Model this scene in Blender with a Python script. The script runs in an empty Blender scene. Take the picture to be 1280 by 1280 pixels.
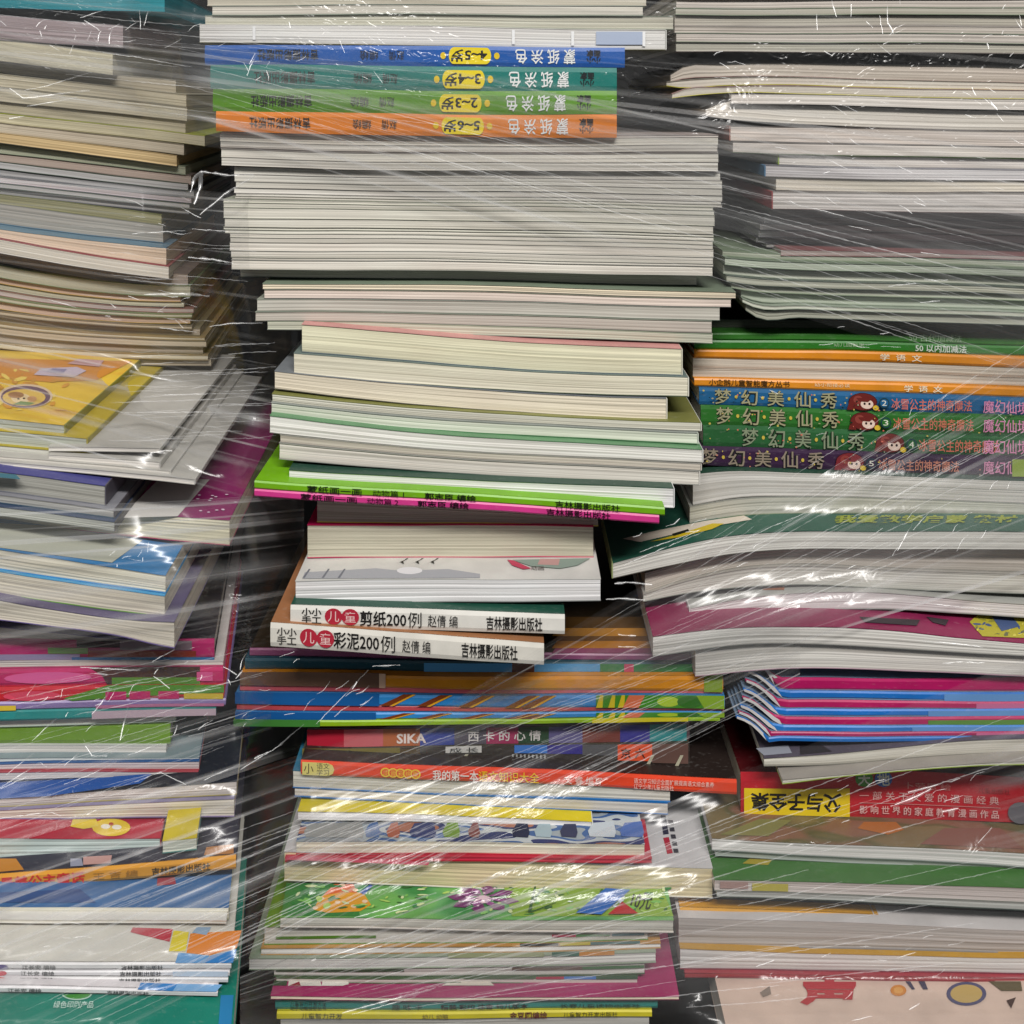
import bpy, bmesh, math, random
import numpy as np

# ------------------------------------------------------------------ scene, camera, light
sc = bpy.context.scene
C = sc.collection
rng = random.Random(11)
F, HX, HY = 1200.0, 640.0, 120.0          # focal length and vanishing point, in photo pixels (1280 wide)
CAM = np.array([0.0, -0.60, 0.62])

cam = bpy.data.cameras.new('camera')
cam_o = bpy.data.objects.new('camera', cam); C.objects.link(cam_o)
cam_o.location = CAM; cam_o.rotation_euler = (math.radians(90), 0, 0)
cam.sensor_width = 36; cam.lens = 36 * F / 1280; cam.shift_y = -(640 - HY) / 1280
cam.clip_start = 0.01; cam.clip_end = 50
sc.camera = cam_o

w = bpy.data.worlds.new('World'); sc.world = w; w.use_nodes = True
w.node_tree.nodes['Background'].inputs[0].default_value = (0.9, 0.95, 1.0, 1)
w.node_tree.nodes['Background'].inputs[1].default_value = 0.24

LAMP = np.array([0.25, -1.6, 2.2])
def tube(loc, power, sx, sy):
    l = bpy.data.lights.new('ceiling_tube', 'AREA'); l.shape = 'RECTANGLE'; l.size = sx; l.size_y = sy
    l.energy = power; l.color = (1.0, 0.97, 0.935)
    o = bpy.data.objects.new('ceiling_tube', l); C.objects.link(o); o.location = loc
    d = np.array([0, 0.0, 0.35]) - np.array(loc)
    from mathutils import Vector
    o.rotation_euler = Vector(d).to_track_quat('-Z', 'Y').to_euler()
tube(LAMP, 65, 1.5, 0.25)
tube((-1.5, -1.3, 2.2), 10, 0.25, 1.4)

sc.view_settings.view_transform = 'Standard'; sc.view_settings.look = 'None'
sc.view_settings.exposure = 0.0; sc.view_settings.gamma = 1
sc.cycles.max_bounces = 5; sc.cycles.transparent_max_bounces = 24
sc.cycles.diffuse_bounces = 3; sc.cycles.glossy_bounces = 2; sc.cycles.transmission_bounces = 4
sc.cycles.adaptive_threshold = 0.02
sc.cycles.caustics_reflective = False; sc.cycles.caustics_refractive = False

# ------------------------------------------------------------------ helpers
def lin(h):
    h = h.lstrip('#'); r = []
    for i in (0, 2, 4):
        c = int(h[i:i + 2], 16) / 255
        r.append(c / 12.92 if c <= 0.04045 else ((c + 0.055) / 1.055) ** 2.4)
    return (*r, 1)

def ray(px, py): return np.array([(px - HX) / F, 1.0, -(py - HY) / F])
def unproj(px, py, dist): return CAM + ray(px, py) * dist

def mesh_obj(name, verts, faces, mat, parent=None, uvs=None, smooth=False, base=None):
    me = bpy.data.meshes.new(name)
    if base is not None: verts = np.asarray(verts) - base
    me.from_pydata([tuple(map(float, v)) for v in verts], [], faces)
    if mat: me.materials.append(mat)
    if uvs is not None:
        ul = me.uv_layers.new(name='UVMap')
        li = np.empty(len(me.loops), dtype=np.int32); me.loops.foreach_get('vertex_index', li)
        ul.data.foreach_set('uv', np.asarray(uvs, dtype=np.float32)[li].ravel())
    if smooth: me.polygons.foreach_set('use_smooth', [True] * len(me.polygons))
    me.update()
    o = bpy.data.objects.new(name, me); C.objects.link(o)
    if parent: o.parent = parent
    return o

# ------------------------------------------------------------------ materials
MATS = {}
def nodes_of(name):
    m = bpy.data.materials.new(name); m.use_nodes = True
    nt = m.node_tree; return m, nt, nt.nodes, nt.links, nt.nodes['Principled BSDF']

def paper(hexc):
    """cut paper edges: fine streaks that run along the pages"""
    k = ('paper', hexc)
    if k in MATS: return MATS[k]
    m, nt, N, L, b = nodes_of('paper_edge')
    uv = N.new('ShaderNodeUVMap'); uv.uv_map = 'UVMap'
    oi = N.new('ShaderNodeObjectInfo')
    comb = N.new('ShaderNodeCombineXYZ'); mul = N.new('ShaderNodeMath'); mul.operation = 'MULTIPLY'; mul.inputs[1].default_value = 40
    L.new(oi.outputs['Random'], mul.inputs[0]); L.new(mul.outputs[0], comb.inputs['Z'])
    def streak(sx, sy, det):
        v = N.new('ShaderNodeVectorMath'); v.operation = 'MULTIPLY_ADD'; v.inputs[1].default_value = (sx, sy, 1)
        L.new(uv.outputs[0], v.inputs[0]); L.new(comb.outputs[0], v.inputs[2])
        n = N.new('ShaderNodeTexNoise'); n.inputs['Scale'].default_value = 1; n.inputs['Detail'].default_value = det
        n.inputs['Roughness'].default_value = 0.6
        L.new(v.outputs[0], n.inputs['Vector']); return n
    n1 = streak(5, 1500, 3); n2 = streak(2.5, 420, 2); n3 = streak(14, 30, 3)
    def ramp(n, a, c0, b_, c1):
        r = N.new('ShaderNodeValToRGB'); e = r.color_ramp.elements
        e[0].position = a; e[0].color = c0; e[1].position = b_; e[1].color = c1
        L.new(n.outputs[0], r.inputs[0]); return r
    r1 = ramp(n1, 0.30, (0.66, 0.655, 0.64, 1), 0.58, (1, 1, 1, 1))
    r2 = ramp(n2, 0.28, (0.82, 0.81, 0.79, 1), 0.50, (1, 1, 1, 1))
    r3 = ramp(n3, 0.25, (0.90, 0.86, 0.86, 1), 0.75, (1, 1, 1, 1))
    def mulc(a, c):
        x = N.new('ShaderNodeMix'); x.data_type = 'RGBA'; x.blend_type = 'MULTIPLY'; x.inputs[0].default_value = 1
        L.new(a, x.inputs[6]); 
        if isinstance(c, tuple): x.inputs[7].default_value = c
        else: L.new(c, x.inputs[7])
        return x.outputs[2]
    c = mulc(mulc(mulc(r1.outputs[0], r2.outputs[0]), r3.outputs[0]), tuple(min(q * g_, .86) for q, g_ in zip(lin(hexc)[:3], (1.17, 1.17, 1.13))) + (1,))
    L.new(c, b.inputs['Base Color']); b.inputs['Roughness'].default_value = 0.75
    b.inputs['Specular IOR Level'].default_value = 0.25
    bp = N.new('ShaderNodeBump'); bp.inputs['Strength'].default_value = 0.35; bp.inputs['Distance'].default_value = 0.0006
    L.new(n1.outputs[0], bp.inputs['Height']); L.new(bp.outputs[0], b.inputs['Normal'])
    MATS[k] = m; return m

def cover(hexc, rough=0.38, art=None):
    """printed card; art = second colour in soft printed patches"""
    k = ('cover', hexc, rough, art)
    if k in MATS: return MATS[k]
    m, nt, N, L, b = nodes_of('printed_cover')
    tc = N.new('ShaderNodeTexCoord')
    n = N.new('ShaderNodeTexNoise'); n.inputs['Scale'].default_value = 55; n.inputs['Detail'].default_value = 5
    L.new(tc.outputs['Object'], n.inputs['Vector'])
    r = N.new('ShaderNodeValToRGB'); e = r.color_ramp.elements
    e[0].position = 0.3; e[0].color = (0.86, 0.86, 0.86, 1); e[1].position = 0.7; e[1].color = (1.04, 1.04, 1.04, 1)
    L.new(n.outputs[0], r.inputs[0])
    x = N.new('ShaderNodeMix'); x.data_type = 'RGBA'; x.blend_type = 'MULTIPLY'; x.inputs[0].default_value = 1
    L.new(r.outputs[0], x.inputs[6]); x.inputs[7].default_value = lin(hexc)
    if art:
        mp = N.new('ShaderNodeMapping'); mp.inputs['Scale'].default_value = (22, 60, 60)
        L.new(tc.outputs['Object'], mp.inputs[0])
        v = N.new('ShaderNodeTexNoise'); v.inputs['Scale'].default_value = 1; v.inputs['Detail'].default_value = 1
        L.new(mp.outputs[0], v.inputs['Vector'])
        prev = lin(hexc); 
        rr = N.new('ShaderNodeValToRGB'); rr.color_ramp.interpolation = 'EASE'
        hard = art[0] == 'hard'; cols = [hexc] + list(art[1:] if hard else art); el = rr.color_ramp.elements
        while len(el) < len(cols): el.new(0.5)
        for i, ch in enumerate(cols):
            el[i].position = 0.0 if i == 0 else 0.40 + 0.22 * (i - 1) / max(1, len(cols) - 1) ; el[i].color = lin(ch)
        rr.color_ramp.interpolation = 'CONSTANT' if hard else 'LINEAR'
        L.new(v.outputs[0], rr.inputs[0]); L.new(rr.outputs[0], x.inputs[7])
    ms = N.new('ShaderNodeMapping'); ms.inputs['Scale'].default_value = (260, 500, 900); ms.inputs['Rotation'].default_value = (0, .3, .4); L.new(tc.outputs['Object'], ms.inputs[0])
    ns = N.new('ShaderNodeTexNoise'); ns.inputs['Scale'].default_value = 1; ns.inputs['Detail'].default_value = 2; L.new(ms.outputs[0], ns.inputs['Vector'])
    rs = N.new('ShaderNodeMapRange'); rs.inputs[1].default_value = .60; rs.inputs[2].default_value = .82; rs.inputs[3].default_value = 0; rs.inputs[4].default_value = .11; L.new(ns.outputs[0], rs.inputs[0])
    xs_ = N.new('ShaderNodeMix'); xs_.data_type = 'RGBA'; L.new(rs.outputs[0], xs_.inputs[0]); L.new(x.outputs[2], xs_.inputs[6]); xs_.inputs[7].default_value = (.62, .60, .57, 1)
    L.new(xs_.outputs[2], b.inputs['Base Color'])
    b.inputs['Roughness'].default_value = rough; b.inputs['Specular IOR Level'].default_value = 0.4
    bp = N.new('ShaderNodeBump'); bp.inputs['Strength'].default_value = 0.12; bp.inputs['Distance'].default_value = 0.002
    L.new(n.outputs[0], bp.inputs['Height']); L.new(bp.outputs[0], b.inputs['Normal'])
    MATS[k] = m; return m

def ink(hexc):
    k = ('ink', hexc)
    if k in MATS: return MATS[k]
    m, nt, N, L, b = nodes_of('printing_ink')
    b.inputs['Base Color'].default_value = lin(hexc); b.inputs['Roughness'].default_value = 0.45
    b.inputs['Specular IOR Level'].default_value = 0.3
    MATS[k] = m; return m

# ------------------------------------------------------------------ setting
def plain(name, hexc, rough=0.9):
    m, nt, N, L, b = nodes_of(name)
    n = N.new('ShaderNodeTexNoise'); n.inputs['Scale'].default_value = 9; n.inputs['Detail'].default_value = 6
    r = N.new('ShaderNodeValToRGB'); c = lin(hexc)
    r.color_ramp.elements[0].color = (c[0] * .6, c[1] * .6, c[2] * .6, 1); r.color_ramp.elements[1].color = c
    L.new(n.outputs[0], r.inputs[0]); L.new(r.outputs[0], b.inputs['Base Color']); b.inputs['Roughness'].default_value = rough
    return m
def box(name, lo, hi, mat):
    (x0, y0, z0), (x1, y1, z1) = lo, hi
    v = [(x0, y0, z0), (x1, y0, z0), (x1, y1, z0), (x0, y1, z0), (x0, y0, z1), (x1, y0, z1), (x1, y1, z1), (x0, y1, z1)]
    f = [(0, 3, 2, 1), (4, 5, 6, 7), (0, 1, 5, 4), (1, 2, 6, 5), (2, 3, 7, 6), (3, 0, 4, 7)]
    return mesh_obj(name, v, f, mat)
o = box('floor', (-3, -3, -0.05), (3, 3, 0.0), plain('floor_gap_shade', '#0d0d0d')); o['kind'] = 'structure'  # shade of the gaps is put into the near-black floor colour
o = box('dark_backdrop', (-3, 0.62, 0.0), (3, 0.70, 2.6), plain('backdrop_gap_shade', '#0e0d0d')); o['kind'] = 'structure'  # added backdrop, near-black so the gaps between books read as deep shade

# ------------------------------------------------------------------ books
class Stack:
    def __init__(s, name, dist, yaw=0): s.name = name; s.dist = dist; s.yaw = math.radians(yaw); s.prev = None
ST = None
FOOT = []                                   # front outlines for the film's drape

def interp(pts, x):
    xs = [p[0] for p in pts]; ys = [p[1] for p in pts]
    return np.interp(x, xs, ys)

def prof(x0, x1, l, r, m):
    # a gentle bow: straight chord plus m pixels in the middle
    xs = np.linspace(x0, x1, 37); t = np.linspace(0, 1, 37)
    return [(a, l + (r - l) * b + m * 4 * b * (1 - b)) for a, b in zip(xs, t)]

def smoothp(pts):
    """Catmull-like resample of a hand-set outline"""
    xs = np.array([p[0] for p in pts], float); ys = np.array([p[1] for p in pts], float)
    X = np.linspace(xs[0], xs[-1], 41)
    m = np.gradient(ys, xs); out = []
    for x in X:
        i = min(max(np.searchsorted(xs, x) - 1, 0), len(xs) - 2); h = xs[i + 1] - xs[i]; t = (x - xs[i]) / h
        y = (2*t**3-3*t**2+1)*ys[i] + (t**3-2*t**2+t)*h*m[i] + (-2*t**3+3*t**2)*ys[i+1] + (t**3-t**2)*h*m[i+1]
        out.append((x, y))
    return out

def sweep(name, s, zt, zb, v0, v1, bk, mat, parent, chamfer=0.0, rows=1, jit=0.0, seed=0, depthdiv=1):
    """closed slab: outline (s, zt, zb) in the front plane, swept from v0 to v1 in depth"""
    P0, u, v = bk['P0'], bk['u'], bk['v']; base = bk['base']
    n = len(s); r = np.random.RandomState(seed)
    loop = []                               # (s index or value, depth) around the outline
    R = rows + 1
    verts, uvs = [], []
    dd = np.linspace(0, 1, depthdiv + 1)[1:-1]
    amp = r.uniform(-1, 1, (R, 4)) * jit
    ph = r.uniform(0, 6.28, (R, 4))
    slip = np.cumsum(r.normal(0, 1, R)); slip = (slip - slip.mean()) * jit * 0.35
    L = s[-1] - s[0]; D = v1 - v0
    for k in range(R):
        f = k / rows
        ring, ru = [], []
        def off(t):
            return slip[k] + sum(amp[k][q] * math.sin(t * (1.5 + 2.2 * q) + ph[k][q]) for q in range(2)) * 0.6
        e = 0.0
        if chamfer and (k == 0 or k == rows): e = chamfer
        for i in range(n):
            t = i / (n - 1)
            ring.append((s[i], v0 + e + max(off(t) + jit, 0.0), zb[i] + (zt[i] - zb[i]) * f)); ru.append(s[i])
        je = amp[k][2] * 0.8
        for a in dd:
            ring.append((s[-1] - abs(je), v0 + D * a, zb[-1] + (zt[-1] - zb[-1]) * f)); ru.append(s[-1] + D * a)
        for i in range(n - 1, -1, -1):
            ring.append((s[i], v1, zb[i] + (zt[i] - zb[i]) * f)); ru.append(s[-1] + D + L - (s[i] - s[0]))
        for a in dd[::-1]:
            ring.append((s[0] + abs(je), v0 + D * a, zb[0] + (zt[0] - zb[0]) * f)); ru.append(s[0] - D * a)
        for (a, b_, z), uu in zip(ring, ru):
            p = P0 + u * a + v * b_; verts.append((p[0], p[1], z)); uvs.append((uu, f * float(np.mean(zt - zb))))
    M = 2 * n + 2 * len(dd); faces = []
    for k in range(rows):
        for i in range(M):
            j = (i + 1) % M
            faces.append((k * M + i, k * M + j, (k + 1) * M + j, (k + 1) * M + i))
    top = rows * M
    def bi(i): return n + len(dd) + (n - 1 - i)      # the back vertex facing front vertex i
    for i in range(n - 1):
        faces.append((top + i, top + i + 1, top + bi(i + 1), top + bi(i)))
        faces.append((i + 1, i, bi(i), bi(i + 1)))
    if len(dd):
        rt = [n - 1] + [n + q for q in range(len(dd))] + [bi(n - 1)]
        lf = [0] + [M - 1 - q for q in range(len(dd))] + [bi(0)]
        faces.append(tuple(top + q for q in rt)); faces.append(tuple(reversed(rt)))
        faces.append(tuple(reversed([top + q for q in lf]))); faces.append(tuple(lf))
    return mesh_obj(name, verts, faces, mat, parent, uvs, base=base)

TXT = {}
def text_mesh(body, bold):
    k = (body, bold)
    if k in TXT: return TXT[k]
    cu = bpy.data.curves.new('t', 'FONT'); cu.body = body; cu.resolution_u = 2; cu.offset = bold
    ob = bpy.data.objects.new('t', cu); C.objects.link(ob)
    dg = bpy.context.evaluated_depsgraph_get(); dg.update()
    me = bpy.data.meshes.new_from_object(ob.evaluated_get(dg))
    V = np.array([(q.co.x, q.co.y) for q in me.vertices]) if len(me.vertices) else np.zeros((0, 2))
    Fc = [tuple(p.vertices) for p in me.polygons]
    bpy.data.objects.remove(ob); bpy.data.curves.remove(cu); bpy.data.meshes.remove(me)
    if len(V): V = (V - V.min(0)) / np.maximum(V.max(0) - V.min(0), 1e-6)
    TXT[k] = (V, Fc); return TXT[k]

def to_front(bk, px, py, lift):
    d = ray(px, py); v = bk['v']
    t = ((bk['P0'][:2] - CAM[:2]) @ v[:2]) / (d[:2] @ v[:2])
    p = CAM + d * t
    return p - v * lift

def to_top(bk, px, py, lift):
    d = ray(px, py); z = bk['zt'].mean()
    for _ in range(6):
        t = (z - CAM[2]) / d[2]; p = CAM + d * t
        sl = (p - bk['P0'])[:2] @ bk['u'][:2]
        z = np.interp(sl, bk['s'], bk['zt'])
    p = CAM + d * ((z - CAM[2]) / d[2]); p[2] += lift
    return p

def frac_py(bk, px, f): return interp(bk['tp'], px) * (1 - f) + interp(bk['bp'], px) * f

def lettering(bk, body, x0, x1, f0, f1, col, flip=False, bold=0.0, top=None):
    V, Fc = text_mesh(body, bold)
    if not len(V): return
    pts = []
    for a, b_ in V:
        if flip: a, b_ = 1 - a, 1 - b_
        px = x0 + (x1 - x0) * a
        if top is None:
            pts.append(to_front(bk, px, frac_py(bk, px, f1 + (f0 - f1) * b_), bk['lift']))
        else:
            (ya, yb, sk) = top
            pts.append(to_top(bk, px + sk * b_, yb + (ya - yb) * b_, 0.0007))
    mesh_obj('lettering', pts, Fc, ink(col), bk['skin'] if top is None else bk['cov'], base=bk['base'])
    bk['lift'] += 0.00004

def poly_decal(bk, pts2, col, surf='front', name='print_sheen_patch', div=3, mat=None):
    bm = bmesh.new()
    vs = [bm.verts.new((p[0], p[1], 0)) for p in pts2]
    bm.faces.new(vs); bmesh.ops.triangulate(bm, faces=bm.faces[:])
    bmesh.ops.subdivide_edges(bm, edges=bm.edges[:], cuts=div, use_grid_fill=True)
    bm.verts.index_update()
    out = []
    for q in bm.verts:
        if surf == 'front': out.append(to_front(bk, q.co.x, frac_py(bk, q.co.x, q.co.y), bk['lift']))
        else: out.append(to_top(bk, q.co.x, q.co.y, bk['lift']))
    fc = [tuple(q.index for q in f.verts) for f in bm.faces]; bm.free()
    mesh_obj(name, out, fc, mat or ink(col), bk['skin'] if surf == 'front' else bk['cov'], base=bk['base'])
    bk['lift'] += 0.00004

def rect(bk, x0, x1, f0, f1, col): poly_decal(bk, [(x0, f0), (x1, f0), (x1, f1), (x0, f1)], col)
def disc(bk, cx, cy, rx, ry, col, surf='front', name='print_sheen_patch', a0=0, a1=360, n=18):
    pts = [(cx + rx * math.cos(math.radians(a0 + (a1 - a0) * i / n)), cy + ry * math.sin(math.radians(a0 + (a1 - a0) * i / n))) for i in range(n)]
    poly_decal(bk, pts, col, surf, name, div=0)
def topoly(bk, col, *pts): poly_decal(bk, list(pts), col, 'top', div=4)

def flecks(bk, x0, x1, y0, y1, n, cols, size):
    # small irregular printed shapes scattered over a cover, one flat print per ink
    for c in cols:
        pts, fc = [], []
        for _ in range(n // len(cols)):
            cx, cy = rng.uniform(x0, x1), rng.uniform(y0, y1); a = rng.uniform(0, 3.14); l = size * rng.uniform(.5, 1.4); w_ = l * rng.uniform(.25, .6)
            k0 = len(pts)
            for q in range(6):
                t = q * math.pi / 3; ex, ey = l * math.cos(t), w_ * math.sin(t) * rng.uniform(.7, 1.2)
                px, py = cx + ex * math.cos(a) - ey * math.sin(a), cy + (ex * math.sin(a) + ey * math.cos(a)) * .45
                pts.append(to_top(bk, px, min(max(py, y0), y1), bk['lift']))
            fc.append(tuple(range(k0, k0 + 6)))
        mesh_obj('printed_pattern', pts, fc, ink(c), bk['cov'], base=bk['base'])['kind'] = 'stuff'; bk['lift'] += .00004

COUNT = [0]
def warp(x, y):
    # no shelf-straight books: one slow shared waviness through each stack, plus a little of each book's own
    return 1.1 * math.sin(x / 110 + y / 57) + .4 * math.sin(x / 47 - y / 23 + 1) + .12 * math.sin(x / 19 + y / 5)
def book(label, x0, x1, tl, tr, bl, br, kind='pages', m=0, tm=None, bm_=None, tp=None, bp=None, d=None, dd=0.0, dep=0.205,
         ct='#cfcac0', cb=None, pc='#d8d3c8', scol='#888888', sp=None, spc=None, name='book', cat='book', group=None,
         yaw=None, ct_art=None, keep=False, rough=0.38, jit=0.0002, contact=True, cth=None):
    st = ST; COUNT[0] += 1; seed = COUNT[0]
    cb = cb or ct
    tp = smoothp(tp) if tp else prof(x0, x1, tl, tr, m if tm is None else tm)
    bp = smoothp(bp) if bp else prof(x0, x1, bl, br, m if bm_ is None else bm_)
    tp = [(x, y + warp(x, y)) for x, y in tp]; bp = [(x, y + warp(x, y)) for x, y in bp]
    xm = min(max(0.5 * (x0 + x1), 0), 1280)
    def further(p, x):                     # books that leave the picture go on beyond it
        a, c = (p[0], p[4]) if x < p[0][0] else (p[-1], p[-5])
        e = (x, a[1] + (a[1] - c[1]) / (a[0] - c[0]) * (x - a[0]) * .5)
        return [e] + p if x < p[0][0] else p + [e]
    if x0 <= -40: tp, bp, x0 = further(tp, -200), further(bp, -200), -200
    if x1 >= 1320: tp, bp, x1 = further(tp, 1470), further(bp, 1470), 1470
    yt, yb = interp(tp, xm), interp(bp, xm)
    if d is None:
        d = st.dist
        if st.prev is not None:
            gap = yt - st.prev(xm)
            if gap > 2.5 and yt > 300: d = st.dist * (st.prev(xm) - HY) / (yt - HY)
        d -= dd
    yw = st.yaw if yaw is None else math.radians(yaw)
    u = np.array([math.cos(yw), math.sin(yw), 0]); v = np.array([-math.sin(yw), math.cos(yw), 0])
    P0 = unproj(xm, 0, d); P0[2] = 0
    bk = dict(P0=P0, u=u, v=v, tp=tp, bp=bp, lift=0.00035)
    n = 41
    xs = np.linspace(x0, x1, n)
    S, ZT, ZB = [], [], []
    for x in xs:
        a = to_front(bk, x, interp(tp, x), 0); b_ = to_front(bk, x, interp(bp, x), 0)
        S.append((a - P0) @ u); ZT.append(a[2]); ZB.append(b_[2])
    S, ZT, ZB = map(np.array, (S, ZT, ZB))
    # rest against the underside of the book above
    if st.prev is not None and contact and hasattr(st, 'zb'):
        zp = np.interp(np.interp(xm, xs, S) + P0 @ np.array([1, 0, 0]), st.sx, st.zb)
        dz = zp - np.interp(xm, xs, ZT) - 0.00005
        if abs(dz) < 0.006 and (ZT + dz - ZB).min() > 0.0012: ZT = ZT + dz
    ZT = np.maximum(ZT, ZB + 0.0012)
    bk.update(s=S, zt=ZT, zb=ZB)
    base = np.array([*(P0 + u * S.mean() + v * dep * 0.5)[:2], ZB.min()]); bk['base'] = base
    root = bpy.data.objects.new(name, None); C.objects.link(root); root.location = base; root.empty_display_size = 0.02
    root['label'] = label; root['category'] = cat
    if group: root['group'] = group
    bk['root'] = root
    th = float((ZT - ZB).mean()); cth = cth or min(0.00040, th * 0.13)
    rows = int(min(26, max(3, (interp(bp, xm) - interp(tp, xm)) / 1.6)))
    if kind == 'pages':
        sL, sR = S.copy(), S.copy()
        ins = 0.0002
        Sp = S.copy(); Sp[0] += ins; Sp[-1] -= ins
        bk['skin'] = sweep('page_block', Sp, ZT - cth, ZB + cth, ins, dep - 0.001, bk, paper(pc), root, rows=rows, jit=jit, seed=seed, depthdiv=7)
        bk['cov'] = sweep('front_cover', S, ZT, ZT - cth, 0, dep, bk, cover(ct, rough, ct_art), root)
        sweep('back_cover', S, ZB + cth, ZB, 0, dep, bk, cover(cb, rough), root)
        if sp in ('r', 'l'):
            e = cth * 1.6; col = cover(spc or ct, rough)
            ss = np.array([S[-1], S[-1] + e * .7, S[-1] + e]) if sp == 'r' else np.array([S[0] - e, S[0] - e * .7, S[0]])
            i = -1 if sp == 'r' else 0
            q = np.array([0, 0.0002, 0.0006]) if sp == 'r' else np.array([0.0006, 0.0002, 0])
            sweep('spine', ss, ZT[i] - q, ZB[i] + q, 0.0001, dep, bk, col, root)
    else:
        ch = min(0.0007, th * 0.22)
        Sp = S.copy(); Sp[0] += 0.0008; Sp[-1] -= 0.0008
        sweep('page_block', Sp, ZT - cth, ZB + cth, 0.0012, dep - 0.001, bk, paper(pc), root, rows=3, seed=seed)
        bk['cov'] = sweep('front_cover', S, ZT, ZT - cth, 0.0009, dep, bk, cover(ct, rough, ct_art), root)
        sweep('back_cover', S, ZB + cth, ZB, 0.0009, dep, bk, cover(cb, rough), root)
        bk['skin'] = sweep('spine', S, ZT, ZB, 0, 0.0014, bk, cover(scol, rough), root, chamfer=ch, rows=5)
    FOOT.append((x0, x1, tp, bp, d))
    st.dist = d
    bpf = list(bp)
    st.prev = lambda x, bpf=bpf: interp(bpf, x)
    st.sx = S + P0[0]; st.zb = ZB
    bk['x'] = (x0, x1); bk['d'] = d
    return bk

def P(label, *a, **k): return book(label, *a, **k)
def SP(label, x0, x1, tl, tr, bl, br, col, **k):
    k.setdefault('ct', col); return book(label, x0, x1, tl, tr, bl, br, kind='spine', scol=col, **k)

def bundle(label, n, x0, x1, tl, tr, bl, br, pc=('#d8d3c8',), ct=('#cfcac0',), jx=5, jd=0.003, m=0, group=None, x0s=None, x1s=None,
           name='booklet', cat='booklet', tp=None, bp=None, d=None, vary=.25, **k):
    """n thin booklets lying on each other inside one outline"""
    th = [1 + rng.uniform(-vary, vary) for _ in range(n)]; tot = sum(th); acc = 0; out = []
    base = d if d is not None else ST.dist
    ords = ['top', 'second', 'third', 'fourth', 'fifth', 'sixth', 'seventh', 'eighth', 'ninth']
    for i in range(n):
        lab = label.replace('{}', 'bottom' if i == n - 1 else ords[i])
        f0 = acc / tot; acc += th[i]; f1 = acc / tot
        a = (x0s[i] if x0s else x0 + rng.uniform(-jx, jx)); b_ = (x1s[i] if x1s else x1 + rng.uniform(-jx, jx))
        kw = dict(k)
        if tp:
            xs = [p[0] for p in tp]
            P_ = lambda f: [(x, interp(tp, x) * (1 - f) + interp(bp, x) * f) for x in xs]
            q0, q1 = P_(f0), P_(f1)
            q0[0] = (a, q0[0][1]); q1[0] = (a, q1[0][1]); q0[-1] = (b_, q0[-1][1]); q1[-1] = (b_, q1[-1][1])
            kw['tp'], kw['bp'] = q0, q1
        out.append(book(lab, a, b_, tl + (bl - tl) * f0, tr + (br - tr) * f0, tl + (bl - tl) * f1, tr + (br - tr) * f1, m=m,
                        d=base + rng.uniform(-jd, jd), pc=pc[i % len(pc)], ct=ct[i % len(ct)], group=group, name=name, cat=cat, **kw))
    ST.dist = base
    return out
# ================================================================== middle stack
PW, PG, PC_ = '#dcd8d0', '#cfccc4', '#ded8bf'      # white, greyish and cream page stock
ST = Stack('middle', 0.60)
bundle('{} grey booklet of the few topping the middle stack', 3, 262, 808, -14, -14, 19, 19, pc=('#c5c1b6', '#bdb8ab', '#c9c6bd'), ct=('#9fa08a', '#b8b0a4', '#8f9a8c'), group='grey booklets topping the middle stack')
P('dull grey-green paged book just above the white one with blue printing', 256, 842, 20, 20, 31, 36, pc='#bfbfb3', ct='#8c9484')
b = P('white paged book with a pale blue patch on its page edge', 249, 832, 32, 38, 54, 62, pc='#e6e3de', ct='#e0ddd4', cb='#4d4b22', dd=.003, sp='r', spc='#dddcd6')
rect(b, 745, 806, .05, .72, '#b0bcd2')
for x in (316, 640, 714, 803): rect(b, x, x + 3.5, .05, .8, '#f4f4f4')

def colouring(label, x0, x1, tl, tr, bl, br, col, ages, dx, pub):
    b = SP(label, x0, x1, tl, tr, bl, br, col, dep=0.20, group='colouring books with age badges', d=.595)
    lettering(b, '小小\n画家', 733 + dx, 751 + dx, .16, .80, '#14161a', True, .03)
    lettering(b, '蒙 纸 涂 色', 644 + dx, 719 + dx, .14, .86, '#eef0ee', True, .012)
    disc(b, 621 + dx, .5, 3.5, .16, '#e9c61f'); disc(b, 554 + dx, .5, 3.5, .16, '#e9c61f')
    pts = []
    for i in range(20):
        a = math.radians(i * 18); cx = 612 - 5 if math.cos(a) > 0 else 563 + 5
        pts.append((cx + dx + 7 * math.cos(a), .5 + .40 * math.sin(a)))
    poly_decal(b, pts, '#f0d713', div=0)
    lettering(b, ages, 564 + dx, 609 + dx, .2, .8, '#161616', True, .03)
    lettering(b, '赵倩', 486 + dx, 505 + dx, .28, .72, '#1a1a14', True)
    lettering(b, '编绘', 450 + dx, 473 + dx, .28, .72, '#1a1a14', True)
    lettering(b, '吉林摄影出版社', pub, pub + 76, .24, .76, '#1a1a14', True, .012)
    return b
colouring('blue spine colouring book with a 4 to 5 years badge', 256, 781, 56, 57, 82, 83, '#0f58ac', '4~5岁', 0, 322)
colouring('teal spine colouring book with a 3 to 4 years badge', 263, 771, 83, 85, 112, 113, '#0f7a70', '3~4岁', -8, 318)
colouring('grass green spine colouring book with a 2 to 3 years badge', 266, 771, 113, 114, 140, 143, '#5f9816', '2~3岁', -12, 314)
colouring('orange spine colouring book with a 5 to 6 years badge', 270, 771, 140, 144, 165, 173, '#ea8418', '5~6岁', -9, 312)

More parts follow.
